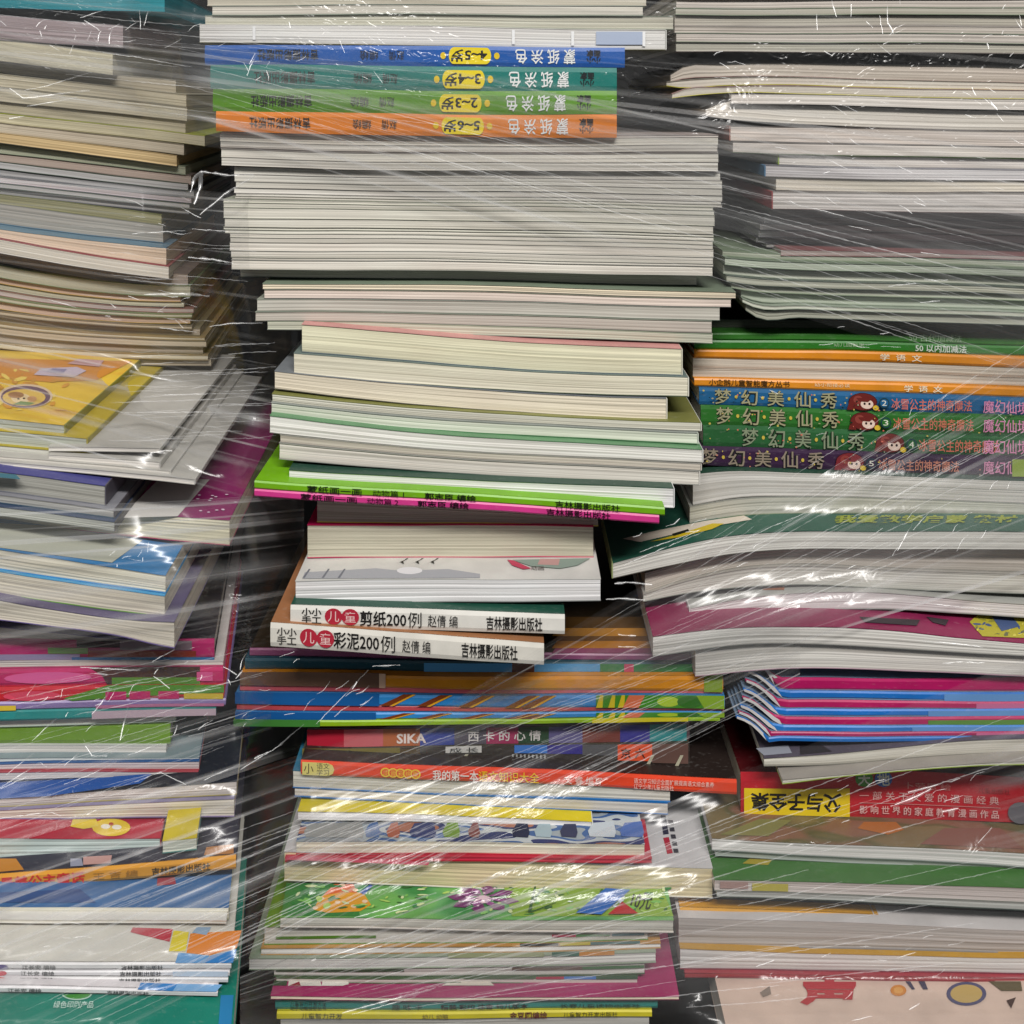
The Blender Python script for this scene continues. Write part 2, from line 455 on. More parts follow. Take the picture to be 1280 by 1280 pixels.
g = 'booklets of the thick pale block'
bundle('{} white booklet in the bundle right under the orange spine', 6, 276, 898, 166, 170, 207, 215, pc=('#d6d1cc', '#d8d5cd', '#d2cfc9'), ct=('#b7a9a4', '#aeaaa2', '#bab4ac'), cth=.00014, jx=1.5, jd=.0004, vary=.75, m=2, group=g, d=.60)
bundle('{} booklet in the indented second bundle of the pale block', 6, 293, 902, 209, 217, 247, 259, pc=('#cdcbc5', '#d0cec8', '#c8c6bf'), ct=('#a59e9e', '#a3a199', '#aba7a1'), cth=.00014, jx=1.5, jd=.0004, vary=.75, group=g, d=.603)
bundle('{} booklet in the third bundle of the pale block', 6, 280, 893, 249, 260, 290, 300, pc=('#d3d1c8', '#cfcdc4'), ct=('#a2a694', '#a9a89d'), cth=.00014, jx=1.5, jd=.0004, vary=.75, group=g, d=.600)
bundle('{} booklet in the lowest bundle of the pale block', 6, 288, 892, 291, 301, 336, 344, pc=('#d4d1c9', '#cfccc4', '#d7d3cb'), ct=('#a3a49a', '#aaa79e', '#a2a49e'), cth=.00014, jx=1.5, jd=.0004, vary=.75, group=g, d=.600)
P('dark green backed thin book under the thick pale block', 300, 871, 338, 346, 346, 356, pc='#b9b7ae', ct='#2f4038', cb='#3a4a40', d=.612)
P('peach edged booklet reaching furthest right below the pale block', 328, 920, 347, 357, 362, 373, m=-2, pc='#d8cdb8', ct='#7d8a76', cb='#57504e', d=.598)
P('pinkish white booklet with a bright right end below the pale block', 330, 914, 363, 374, 374, 384, m=-2, pc='#dccfc6', ct='#8c8f7c', cb='#504d4d')
P('grey booklet ending short of the pinkish white one', 321, 900, 376, 385, 390, 400, m=-2, pc='#bfbdb5', ct='#9da295', cb='#6a7268')
P('dim grey booklet second above the cream block with the pink cover', 319, 890, 391, 401, 402, 416, m=-2, pc='#b9b3ab', ct='#9aa090', cb='#6b6a62')
P('pale green edged booklet lying on the cream block with the pink cover', 334, 891, 402, 417, 413, 429, m=-2, pc='#c2c4b5', ct='#aab49c', cb='#8a8d82')
P('cream paged book with a dusty pink cover and green corner', 377, 852, 412, 441, 441, 470, m=3, pc='#e2dcc2', ct='#c78f8a', cb='#5c6a72', sp='r', spc='#dcd8c4', d=.589)
P('ivory book under the cream one with the pink cover', 367, 860, 443, 473, 469, 497, m=3, pc='#dedac8', ct='#6d7a76', cb='#4e5c50', sp='r', spc='#dfdccf', d=.587)
P('peach tinted short book with a rounded right end', 343, 833, 468, 502, 487, 526, m=4, pc='#e0d6c4', ct='#787c80', cb='#6d6a5e', sp='r', spc='#ded9cb', d=.586)
P('grey-white book with a wedge of olive cover showing at its right end', 340, 876, 488, 524, 503, 540, m=4, pc='#d0d0c4', ct='#7b7c45', cb='#82847c', sp='r', spc='#d9d8cd', d=.582)
P('pale mint book with a green back cover', 339, 872, 505, 543, 518, 556, m=4, pc='#cdd3c6', ct='#8f948e', cb='#4d7d55', sp='r', spc='#d4dacd', d=.580)
P('bright white book lying right under the green line', 337, 878, 521, 563, 541, 579, m=5, pc='#dcdcd8', ct='#5f8a63', cb='#8d8d86', sp='r', spc='#e0e0da', d=.574)
P('thin beige book between two white ones with rounded right ends', 350, 876, 543, 580, 553, 589, m=4, pc='#c9c3b8', ct='#a7a49c', cb='#8c8a84', sp='r', spc='#cdc8bd', d=.574)
P('grey-white book on top of the dark green cover', 349, 874, 555, 591, 573, 607, m=4, pc='#cfccc5', ct='#a9a79f', cb='#8f918b', sp='r', spc='#d5d2ca', d=.574)
P('plain white paged book with a dark green top cover', 361, 842, 585, 610, 605, 635, m=2, pc='#eceaf0', ct='#2c4a3d', cb='#d8d8d8', sp='r', spc='#dfdfdf', d=.566)
b = SP('lime green spine tracing book lying on the pink one', 318, 831, 600, 635, 610, 645, '#72ac18', d=.557, dep=.20)
lettering(b, '蒙纸画一画', 384, 452, .05, .95, '#141410', False, .01); lettering(b, '动物篇 1', 466, 505, .1, .9, '#141410')
lettering(b, '郭志臣 编绘', 531, 595, .1, .95, '#141410', False, .015); lettering(b, '吉林摄影出版社', 694, 775, .05, .95, '#141410', False, .01)
b = SP('hot pink spine tracing book under the lime green one', 318, 824, 611, 645, 620, 655, '#d23c8a', d=.557, dep=.20)
lettering(b, '蒙纸画一画', 376, 446, .02, .98, '#180c12', False, .01); lettering(b, '动物篇 2', 459, 498, .05, .95, '#180c12')
lettering(b, '郭志臣 编绘', 522, 586, .05, .95, '#180c12', False, .015); lettering(b, '吉林摄影出版社', 683, 763, .02, .98, '#180c12', False, .01)
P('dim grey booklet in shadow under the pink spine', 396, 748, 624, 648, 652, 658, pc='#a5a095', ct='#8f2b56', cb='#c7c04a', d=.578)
P('grey paged book with crimson top and bottom covers', 384, 742, 658, 661, 698, 697, pc='#bcb9a8', ct='#b3154f', cb='#c22a5c', d=.576)
b = P('thick white book with a grey sketch and red scroll on its cover', 369, 751, 726, 723, 757, 750, pc='#e4e3e3', ct='#c9c8c2', cb='#8d8f8d', ct_art=None)
topoly(b, '#9ea0a4', (381, 716), (470, 711), (500, 714), (560, 712), (600, 718), (600, 723), (378, 724))
disc(b, 512, 714, 16, 4.5, '#d5d5d6', 'top')
for x0 in (378, 402, 422): topoly(b, '#6d7078', (x0, 723), (x0 + 8, 712), (x0 + 10, 712), (x0 + 3, 723))
for x0 in (495, 514, 533): topoly(b, '#22201f', (x0, 706), (x0 + 16, 698.5), (x0 + 13, 699), (x0 + 9, 702.5), (x0 + 10, 706), (x0 + 5, 703.5))
topoly(b, '#7f8f85', (640, 701), (738, 699), (722, 708), (700, 712), (664, 709))
topoly(b, '#b08a86', (675, 700), (700, 700), (698, 708), (672, 707))
topoly(b, '#b23a55', (634, 701), (642, 702), (664, 712), (654, 713), (640, 708))
lettering(b, '动画', 664, 680, 0, 0, '#4a3a38', top=(709, 714, 0))
b = SP('white spine book with 200 paper cutting patterns, green top cover', 363, 706, 756, 766, 783, 792, '#e3e0d8', ct='#1f4a3c', dd=.001, dep=.20, m=1)
lettering(b, '小小\n手工', 377, 402, .12, .86, '#2a2a28', False, .02)
for i, c in enumerate('儿童'):
    disc(b, 417 + i * 21, .48, 11, .38, '#b02a3c'); lettering(b, c, 410 + i * 21, 424 + i * 21, .24, .72, '#e8c8c4')
lettering(b, '剪纸200', 450, 508, .16, .86, '#1d1b1a', False, .014); lettering(b, '例', 510, 527, .16, .86, '#1d1b1a'); lettering(b, '赵倩 编', 535, 572, .25, .8, '#262423')
lettering(b, '吉林摄影出版社', 608, 678, .2, .85, '#1d1b1a', False, .012)
b = SP('white spine book with 200 clay patterns, tan top cover', 338, 680, 780, 804, 810, 831, '#dedad0', ct='#9c6b48', dep=.20)
lettering(b, '小小\n手工', 346, 371, .14, .86, '#4a4844', False, .02)
for i, c in enumerate('儿童'):
    disc(b, 386 + i * 21, .48, 11, .38, '#b02a3c'); lettering(b, c, 379 + i * 21, 393 + i * 21, .24, .72, '#e8c8c4')
lettering(b, '彩泥200', 417, 474, .14, .84, '#1d1b1a', False, .014); lettering(b, '例', 476, 494, .14, .84, '#1d1b1a'); lettering(b, '赵倩 编', 503, 538, .25, .78, '#2c2a28')
lettering(b, '吉林摄影出版社', 577, 647, .18, .82, '#1d1b1a', False, .012)
k = dict(dep=.20, name='booklet', cat='booklet', group='thin picture booklets in the middle stack')
b = SP('picture booklet with a brown and amber cover right under the clay book', 312, 868, 812, 818, 822, 826, '#8d4b73', d=.585, ct='#33291c', **k)
topoly(b, '#8a4a66', (690, 817), (866, 817), (852, 811), (694, 811)); topoly(b, '#b5762a', (690, 811), (852, 811), (838, 802), (696, 802)); topoly(b, '#6d4820', (690, 802), (838, 802), (830, 796), (696, 796)); topoly(b, '#b87f30', (690, 796), (830, 796), (822, 786), (698, 786)); topoly(b, '#5a4020', (690, 786), (822, 786), (812, 772), (700, 772))
b = SP('teal picture booklet above the orange banded one', 306, 873, 823, 827, 838, 840, '#24505f', d=.583, **k)
rect(b, 530, 750, .2, .95, '#5aa3d8'); rect(b, 640, 668, .1, .95, '#5a2a18'); rect(b, 750, 870, .2, .95, '#35804a'); rect(b, 780, 792, .2, .95, '#c74b6a')
b = SP('orange banded picture booklet', 300, 904, 840, 842, 857, 866, '#e2931f', d=.578, ct='#d88a20', **k)
rect(b, 300, 474, .02, .98, '#6e5344'); rect(b, 880, 903, .02, .98, '#7f9a22'); rect(b, 474, 482, .05, .98, '#ddb9a0')
SP('narrow rose pink picture booklet under the orange banded one', 300, 903, 857, 866, 865, 868, '#d5636e', d=.579, **k)
b = SP('broad picture booklet with sky blue, brown branches and green leaves', 294, 906, 865, 868, 880, 887, '#2f8ad0', d=.577, ct='#3c7fb8', **k)
rect(b, 294, 474, .02, .98, '#155b9c')
def branches(b, f0, f1):
    for x0 in (474, 520, 573, 630, 650):
        poly_decal(b, [(x0, f1), (x0 + 30, f0), (x0 + 44, f0), (x0 + 12, f1)], '#7a3a16', div=1)
        poly_decal(b, [(x0 + 42, f0), (x0 + 46, f0), (x0 + 18, f1), (x0 + 13, f1)], '#e0a526', div=1)
    poly_decal(b, [(745, f0), (905, f0), (905, f1), (745, f1)], '#3f8a1e')
    for x0 in (745, 760, 772): poly_decal(b, [(x0, f1), (x0 + 5, f0), (x0 + 9, f0), (x0 + 8, f1)], '#d8c021', div=0)
    disc(b, 835, (f0 + f1) / 2, 14, (f1 - f0) * .4, '#a8c62a'); disc(b, 862, (f0 + f1) / 2, 16, (f1 - f0) * .45, '#2e6d1c')
    poly_decal(b, [(786, f0), (806, f0), (798, f1), (778, f1)], '#d8714a', div=0); poly_decal(b, [(870, f0), (905, f0), (905, f1), (880, f1)], '#86ac25', div=1)
branches(b, .06, .94)
SP('narrow coral booklet between the two branch pictures', 296, 905, 880, 887, 889, 890, '#c24a52', d=.578, **k)
b = SP('blue picture booklet with branches just above the lime one', 294, 902, 889, 890, 899, 897, '#2f8ad0', d=.577, **k)
rect(b, 294, 470, .02, .98, '#14589a'); branches(b, .1, .92)
b = SP('lime green thin booklet lying on the patchwork spines', 292, 900, 899, 897, 909, 903, '#93bb1c', d=.576, **k)
rect(b, 292, 400, .0, .9, '#3f7d34'); rect(b, 740, 860, .1, .9, '#d3c41f')

b = SP('patchwork spine book lettered SIKA', 384, 862, 910, 905, 933, 927, '#5d4850', d=.586, dep=.19)
for x0, x1, c in ((384, 430, '#b32338'), (430, 479, '#c8646a'), (479, 525, '#b3643a'), (525, 568, '#35469a'), (568, 608, '#5a5560'), (608, 648, '#a83a62'), (648, 686, '#35503a'), (686, 728, '#6a6490'), (728, 775, '#7a4038'), (775, 812, '#3e3c92'), (812, 858, '#2f8a8c')): rect(b, x0, x1, .03, .97, c)
lettering(b, 'SIKA', 496, 533, .28, .82, '#e8d9d2', False, .03); lettering(b, '西 卡 的 心 情', 585, 676, .2, .8, '#e2dcd8', False, .015)
b = SP('dark patchwork spine book, olive at its left end', 378, 862, 934, 928, 950, 972, '#3a342f', d=.583, dep=.19, ct='#4a463a')
rect(b, 378, 500, .02, .98, '#7a6f36'); rect(b, 500, 525, .1, .9, '#5a4a30')
rect(b, 557, 602, .02, .32, '#d6d4ce'); rect(b, 643, 684, .02, .34, '#3f78c8'); rect(b, 684, 728, .02, .36, '#3a3488'); rect(b, 728, 772, .03, .4, '#5c5c5e'); rect(b, 772, 815, .04, .55, '#e4552c'); rect(b, 815, 860, .04, .6, '#6a5048')
for i in range(9): rect(b, 640 + i * 5, 642 + i * 5, .38, .98, '#a7a7a4')
for x0 in (568, 800, 836): poly_decal(b, [(x0 + 14, .35), (x0 + 18, .35), (x0 + 5, .98), (x0, .98)], '#b9b49c', div=0)
lettering(b, '成 长', 562, 598, .05, .28, '#222222'); lettering(b, '京 六', 776, 806, .14, .45, '#1c1210'); lettering(b, '六\n上', 424, 452, .08, .8, '#26241c')
b = SP('long orange-red spine of a first language reference book', 376, 921, 950, 975, 968, 993, '#ea4a2a', d=.572, dep=.19, ct='#2c2320')  # red top cover coloured near-black to stand for the shade beside it
pts = [(378, .05), (410, .05), (416, .2), (418, .5), (416, .8), (410, .95), (378, .95)]
poly_decal(b, pts, '#ded27a', div=0); lettering(b, '语文\n学习', 396, 412, .08, .92, '#3a3326'); lettering(b, '小', 380, 392, .15, .85, '#3a3326')
for i, c in enumerate('注音彩绘版'):
    disc(b, 482 + i * 9.4, .5, 6.4, .34, '#f2cc3c'); disc(b, 482 + i * 9.4, .5, 4.6, .25, '#e0552c'); lettering(b, c, 479 + i * 9.4, 485 + i * 9.4, .3, .7, '#f2cc3c')
lettering(b, '我的第一本', 541, 598, .15, .88, '#f2ece2', False, .008); lettering(b, '语文知识大全', 598, 674, .12, .86, '#f5c81e', False, .008)
lettering(b, '文 睿 编写', 705, 752, .22, .8, '#f0d8cc'); lettering(b, '语文学习知识全面扩展提高语文综合素养\n辽宁少年儿童出版社', 792, 892, .12, .86, '#f0cfc4')
P('white booklet with blue covers under the orange-red spine', 366, 838, 968, 991, 984, 1003, m=2, pc='#cfcfc8', ct='#2f6f8c', cb='#1f6fb4', d=.574)
P('second white booklet with blue covers, slightly shorter', 368, 835, 985, 1005, 995, 1018, m=2, pc='#cfccc8', ct='#2b74b8', cb='#1c69ad')
b = P('white book with a yellow cover and a white spine end', 372, 740, 1004, 1019, 1024, 1037, m=-1, pc='#e4e4e6', ct='#d6c321', cb='#c8c8c4', d=.566, sp='r', spc='#dcdcd2')
b = P('round cornered board book with a sketched town cover in blue and grey', 370, 806, 1051, 1054, 1068, 1070, pc='#dcd8c8', ct='#83888c', cb='#b02034', dep=.16, ct_art=('hard', '#9aa4aa', '#4a6898', '#b9c0c2', '#38406a', '#a8705a'))
for x0, x1, c in ((380, 455, '#8b8c8a'), (456, 475, '#4a6898'), (483, 500, '#a8604a'), (512, 545, '#38406a'), (553, 575, '#6f8f3a'), (585, 600, '#7a4a48'), (640, 662, '#2c3048'), (668, 690, '#9db0b8'), (700, 722, '#3b3f58'), (735, 770, '#b9c2c8'), (775, 805, '#4a68a8')):
    topoly(b, c, (x0 + 2, 1047), (x0, 1040), (x0 + 6, 1030), (x1 - 3, 1028), (x1, 1042), (x1 - 2, 1048))
P('crimson board book under the sketched town cover', 356, 815, 1068, 1068, 1078, 1078, pc='#c23048', ct='#b3233a', cb='#a81c30', dd=.002, dep=.17)
b = P('wide cream paged book with a pale grey cover sticking far out', 355, 891, 1077, 1097, 1102, 1122, m=0, pc='#d9cda8', ct='#c6c4c4', cb='#e2dfd4', d=.553, dep=.27)
topoly(b, '#a82238', (829, 1048), (836, 1047), (841, 1067), (834, 1068)); topoly(b, '#23233a', (826, 1020), (832, 1020), (836, 1043), (829, 1044))
for i in range(5): topoly(b, '#33313a', (835 + i * 1.6, 1026 + i * 9), (841 + i * 1.6, 1026 + i * 9), (842 + i * 1.6, 1031 + i * 9), (836 + i * 1.6, 1031 + i * 9))
topoly(b, '#b9455c', (356, 1076), (535, 1083), (537, 1079), (360, 1071))
b = P('green flower covered book with a blue gift ribbon', 350, 842, 1147, 1149, 1160, 1166, pc='#c9c8c0', ct='#4f9a55', cb='#d7cfc8', ct_art=('#3f8a48', '#5fa060', '#6fae5a'))
topoly(b, '#86a83a', (640, 1146), (842, 1146), (828, 1112), (630, 1110)); topoly(b, '#3c7d3f', (352, 1145), (450, 1146), (440, 1106), (358, 1104))
topoly(b, '#d99a2a', (392, 1138), (400, 1122), (425, 1112), (455, 1118), (464, 1132), (450, 1140), (410, 1142)); topoly(b, '#d2622c', (404, 1120), (418, 1106), (442, 1106), (446, 1117), (430, 1116))
for (x, y) in ((394, 1136), (402, 1124), (422, 1129), (442, 1134), (456, 1128), (444, 1114), (428, 1108)): disc(b, x, y, 3.5, 2, '#e6c9a8', 'top')
topoly(b, '#3a5ca8', (449, 1117), (463, 1107), (466, 1109), (455, 1120))
flecks(b, 352, 836, 1108, 1145, 110, ('#2f7a3a', '#79b65a', '#a8c868', '#3c6a38', '#c9d6a0'), 7)
for a in range(0, 360, 45):
    ca, sa = math.cos(math.radians(a + 10)), math.sin(math.radians(a + 10))
    cx, cy = 604, 1126
    topoly(b, '#6a2560', (cx + 8 * ca, cy + 4 * sa), (cx + 34 * ca - 9 * sa, cy + 13 * sa + 4 * ca), (cx + 46 * ca, cy + 17 * sa), (cx + 34 * ca + 9 * sa, cy + 13 * sa - 4 * ca))
disc(b, 604, 1127, 10, 5, '#d9bcc8', 'top')
for i in range(11):
    a = i * 2.4; disc(b, 604 + (12 + 2.2 * i) * math.cos(a), 1126 + (5 + .8 * i) * math.sin(a), 1.7, 1.1, '#e7c3d6', 'top', n=8)
for q in ((660, 1144, 668, 1112), (662, 1132, 680, 1112), (662, 1144, 694, 1132), (655, 1144, 690, 1138)):
    topoly(b, '#2f5a2c', (q[0], q[1]), (q[0] + 4, q[1]), (q[2] + 2, q[3]), (q[2], q[3]))
for a in range(22, 360, 45):
    ca, sa = math.cos(math.radians(a)), math.sin(math.radians(a)); topoly(b, '#8d4a86', (604 + 5 * ca, 1126 + 2.5 * sa), (604 + 24 * ca - 5 * sa, 1126 + 9 * sa + 2 * ca), (604 + 32 * ca, 1126 + 12 * sa), (604 + 24 * ca + 5 * sa, 1126 + 9 * sa - 2 * ca))
topoly(b, '#2866b8', (720, 1146), (757, 1115), (788, 1117), (752, 1148)); lettering(b, '赠送', 748, 776, 0, 0, '#dfe8f2', False, .015, top=(1118, 1136, 8))
topoly(b, '#b0282c', (760, 1148), (778, 1132), (798, 1147)); lettering(b, '10元', 786, 812, 0, 0, '#20261a', False, .02, top=(1117, 1139, 6))
gm = 'thin magazines under the flower covered book'
km = dict(name='magazine', cat='magazine', group=gm)
def strip(b, *segs):
    for x0, x1, c in segs: rect(b, x0, x1, -.12, .22, c)
b = P('thin magazine with a green grassy cover under the flower covered book', 330, 810, 1172, 1166, 1182, 1175, pc='#cbc9c4', ct='#5f8a2c', d=.536, **km); strip(b, (345, 470, '#567f2c'), (690, 720, '#a8274a'), (720, 762, '#3f7a38'), (765, 805, '#3d6a72'))
b = P('thin magazine with tan and black bits along its cover edge', 326, 826, 1183, 1176, 1195, 1186, pc='#d6d4d2', ct='#b98a4c', d=.534, **km); strip(b, (560, 640, '#c79048'), (650, 698, '#221d1a'), (700, 738, '#c7b52a'), (738, 800, '#5b7a78'))
b = P('whitest and widest thin magazine under the flower covered book', 311, 820, 1197, 1188, 1214, 1204, pc='#d6d6d4', ct='#8d9a86', d=.532, **km); strip(b, (560, 680, '#9aa27a'), (690, 724, '#3a6a58'), (724, 768, '#c98636'))
b = P('thin magazine with a dark green edge, second above the magenta cover', 342, 806, 1213, 1207, 1222, 1218, pc='#cfcdca', ct='#3f5438', d=.533, **km); strip(b, (345, 505, '#33472c'), (640, 728, '#5a4438'), (728, 805, '#34683a'))
b = P('thin magazine with red and blue edge bits right above the magenta cover', 345, 797, 1222, 1220, 1231, 1234, pc='#cfcac4', ct='#46603c', d=.532, bm_=-4, **km); strip(b, (580, 668, '#41603c'), (670, 705, '#a82446'), (705, 745, '#3a7cc4'), (745, 797, '#2f5a3c'))
b = P('cream paged book with a magenta cover and white rabbit drawing', 338, 849, 1234, 1235, 1250, 1251, pc='#d8ccba', ct='#a22a62', cb='#7a2a4a', d=.524, dep=.24)
topoly(b, '#dcd6cc', (360, 1233), (362, 1222), (378, 1217), (398, 1219), (402, 1233)); topoly(b, '#e0dad2', (402, 1233), (404, 1220), (420, 1216), (434, 1221), (436, 1231), (428, 1233)); topoly(b, '#1f1c1c', (394, 1219), (401, 1218), (402, 1226), (397, 1224)); topoly(b, '#8f1f34', (361, 1233), (374, 1228), (376, 1233)); topoly(b, '#2d4a2e', (340, 1233), (358, 1233), (361, 1220), (346, 1221))
topoly(b, '#cdc4b8', (552, 1233), (566, 1226), (590, 1223), (612, 1228), (618, 1233))
b = SP('thin teal spine with small black lettering right under the magenta covered book', 344, 822, 1251, 1252, 1263, 1262, '#2f8f86', d=.527, dep=.19)
lettering(b, '儿童智力开发大全\n动手动脑益智丛书', 363, 408, .05, .95, '#12201f'); lettering(b, '趣 味 卡', 490, 528, .2, .8, '#12201f'); lettering(b, '精装·彩印 注音 幼儿版本', 551, 660, .2, .8, '#0f1a1a', False, .02); lettering(b, '长春儿童读物出版社', 700, 800, .25, .75, '#12302c')
b = SP('thin yellow spine under the teal one', 346, 815, 1264, 1263, 1275, 1273, '#e3d51c', d=.526, dep=.19)
lettering(b, '儿童智力开发', 377, 428, .15, .85, '#3a3a10'); lettering(b, '幼儿 动脑', 528, 560, .2, .8, '#6a5a14'); lettering(b, '金豆图编绘', 637, 684, .1, .9, '#6a1c14', False, .02); lettering(b, '儿童智力开发出版社', 704, 772, .15, .85, '#4a4410')
P('grey paged book at the foot of the middle stack', 350, 812, 1276, 1274, 1330, 1330, pc='#bdbcb8', ct='#5a7a98', d=.527)

# ================================================================== left stack
ST = Stack('left', 0.69, 8)
XL = -46
kl = dict(sp=None)
P('teal covered book at the top of the left stack', XL, 206, -22, -16, 8, 14, pc='#2c8d9c', ct='#2a8a99', jit=.0001, rough=.3)
P('mauve-grey paged book under crumpled film at the top left', XL, 154, 14, 30, 47, 59, pc='#a89ba0', ct='#5d5a5c', d=.685)
P('cream paged short book with a grey fold beneath the crumpled film', XL, 141, 50, 75, 70, 94, pc='#cfcab2', ct='#8c8b7e', cb='#4f4c44', d=.685)
P('taupe book under the short cream one', XL, 220, 71, 99, 84, 117, pc='#b3ac9c', ct='#a7a294', d=.700)
P('greyish cream book with a torn white corner', XL, 233, 84, 117, 102, 135, pc='#bdb6a2', ct='#a8a28e', cb='#6f6a5c', d=.69)
P('second greyish cream book, right under the torn cornered one', XL, 234, 103, 136, 120, 153, pc='#bdb7a5', ct='#9c9683', d=.69)
P('cream book above the one with a lime line', XL, 232, 121, 153, 134, 168, pc='#b5ae98', ct='#8f8a74', d=.692)
P('longest cream book, lime line along its cover', XL, 256, 135, 171, 147, 184, pc='#bdb69c', ct='#a9b040', cb='#807a55', d=.692)
P('grey-cream booklet over the tan one', XL, 230, 148, 183, 160, 195, pc='#b4ab9b', ct='#8f8672', d=.69)
P('tan edged booklet in the left stack', XL, 221, 160, 196, 173, 209, pc='#c2ab82', ct='#b39a70', cb='#5d5648', d=.688)
P('sage grey booklet under the tan one', XL, 232, 174, 209, 187, 219, pc='#9ca08e', ct='#77806c', d=.693)
P('mauve-brown booklet above the dark streaked magazines', XL, 239, 187, 219, 198, 231, pc='#a2948c', ct='#6e625c', d=.694)
bundle('{} dark streaked magazine in the sagging grey bundle', 5, XL, 238, 199, 231, 238, 267, pc=('#a6a6a8', '#9a9a9c', '#aca3a8'), ct=('#3b4a3c', '#55565c', '#3f4248'), name='magazine', cat='magazine', group='dark streaked magazines of the left stack', m=2, d=.692)
P('olive topped thin magazine under the dark streaked bundle', XL, 202, 238, 268, 250, 282, pc='#8f8c68', ct='#75763c', d=.690)
P('dull grey magazine with a blue lower cover', XL, 204, 250, 283, 274, 303, pc='#a7a49e', ct='#83817a', cb='#5b7f97', d=.69, m=2)
P('peach edged book with a red line below it', XL, 208, 275, 304, 290, 331, pc='#d8c3b0', ct='#5f8296', cb='#8c3c40', d=.675, m=2)
P('white paged book with a square right corner above the long magazines', XL, 211, 291, 332, 310, 348, pc='#d6d2cb', ct='#a86468', cb='#4c4746', d=.674, m=2)
P('mauve magazine ending in a dark gap at its left', XL, 235, 311, 350, 321, 362, pc='#a69a94', ct='#7d706c', cb='#2a2424', d=.69, m=4)
bundle('{} wavy magazine in the bundle under the square cornered white book', 6, XL, 236, 331, 364, 378, 404, pc=('#b5b4a4', '#c4ab9c', '#b2b19f', '#b5a8a6'), ct=('#6d7d5a', '#b79a5a', '#54504a', '#8c6660'), name='magazine', cat='magazine', group='long magazines of the left stack', m=7, d=.69, x1s=[238, 226, 230, 242, 240, 238])
bundle('{} beige magazine in the bundle right above the yellow portrait cover', 7, XL, 258, 379, 405, 437, 459, pc=('#b9ae9c', '#b0a699', '#bcb4a0'), ct=('#7d7566', '#8c8268', '#a08a62'), name='magazine', cat='magazine', group='long magazines of the left stack', m=5, d=.69, x1s=[240, 250, 256, 258, 254, 260, 264])
ST.yaw = math.radians(4)
b = P('yellow covered book with an oval portrait on its cover', XL, 80, 517, 532, 532, 547, pc='#a9afa8', ct='#e2b62a', ct_art=('#dca62c', '#e6c040'), cb='#c7b52a', sp='r', spc='#8c8a34', d=.556, dep=.19, contact=False)
topoly(b, '#cf8a36', (-40, 470), (60, 478), (120, 476), (165, 452), (-40, 448))
flecks(b, -30, 84, 462, 514, 46, ('#d89a3c', '#e8cc66', '#c8903a'), 8)
disc(b, 32, 496, 34, 15, '#d8bfa0', 'top', n=24); disc(b, 32, 497, 31, 13.5, '#6d5568', 'top', n=24); disc(b, 30, 498, 27, 10.5, '#dcb860', 'top', n=20); disc(b, 26, 499, 12, 6, '#e8cfa4', 'top'); disc(b, 20, 495, 10, 4, '#a87c58', 'top'); disc(b, 40, 500, 6, 3.5, '#c8986c', 'top'); topoly(b, '#6d8a4c', (16, 507), (26, 503), (44, 505), (36, 508)); disc(b, 23, 500, 1.6, 1, '#3a2a2a', 'top', n=8); disc(b, 30, 499.5, 1.6, 1, '#3a2a2a', 'top', n=8)
topoly(b, '#c8b8c8', (42, 470), (52, 462), (96, 460), (108, 465), (92, 473)); topoly(b, '#7c74a0', (58, 466), (66, 462), (84, 463), (78, 469)); topoly(b, '#c8a0a0', (84, 456), (98, 450), (130, 452), (124, 460))
b = P('yellow book with a printed spine under the portrait cover', XL, 108, 533, 549, 551, 567, pc='#b1b6ac', ct='#b9a32c', cb='#d2c13a', sp='r', spc='#a89a34', d=.553, dep=.20, contact=False)
P('white booklet with an olive cover right under the yellow books', XL, 116, 552, 568, 564, 585, pc='#c6c7c0', ct='#a8992e', cb='#b8b6b0', d=.551, contact=False)
gw = 'white covered thin books fanned out beneath the yellow books'
kw_ = dict(group=gw, ct='#b5b2ab', sp='r', spc='#bfbcb6', dep=.20, pc='#d3d0cc')
P('topmost white covered thin book of the fan under the yellow books', 60, 199, 559, 561, 565, 567, d=.552, contact=False, **kw_)
P('second white covered thin book of the fan, black marks on its edge', 60, 199, 569, 578, 577, 587, d=.549, contact=False, **kw_)
P('third white covered thin book of the fan under the yellow books', XL, 212, 566, 589, 572, 597, d=.546, contact=False, **kw_)
P('lowest and widest white covered book of the fan', XL, 243, 573, 599, 578, 606, d=.543, contact=False, **kw_)
b = P('magazine with an indigo starry cover and rounded corner', XL, 131, 595, 618, 610, 632, pc='#9c9d98', ct='#4a4a86', cb='#6d6f78', d=.533, sp='r', spc='#57545c', dep=.18)
topoly(b, '#3a6a7a', (-40, 594), (26, 600), (20, 594), (-40, 588))
P('grey magazine right under the indigo cover', XL, 142, 610, 633, 625, 648, pc='#a3a4a2', ct='#86868c', cb='#30485c', sp='r', spc='#4f4c50', d=.530, dep=.18)
P('magazine with a navy cover at the bottom of the indigo bundle', XL, 143, 626, 649, 641, 664, pc='#a6aaa4', ct='#3c4a63', cb='#72756e', sp='r', spc='#55524f', d=.527, dep=.18)
b = P('magenta covered thick book with cream pages jutting out', XL, 287, 625, 649, 650, 681, pc='#d2cdb6', ct='#8c2c64', cb='#a8365c', d=.55, dep=.21, contact=False)
topoly(b, '#c9c6c0', (150, 648), (222, 646), (262, 600), (200, 598))  # pale sheen of the film, painted onto the magenta cover
for i in range(14): disc(b, 245 + rng.uniform(0, 52), 612 + rng.uniform(0, 30), 2.2, .7, '#e0c4d6', 'top', n=8)
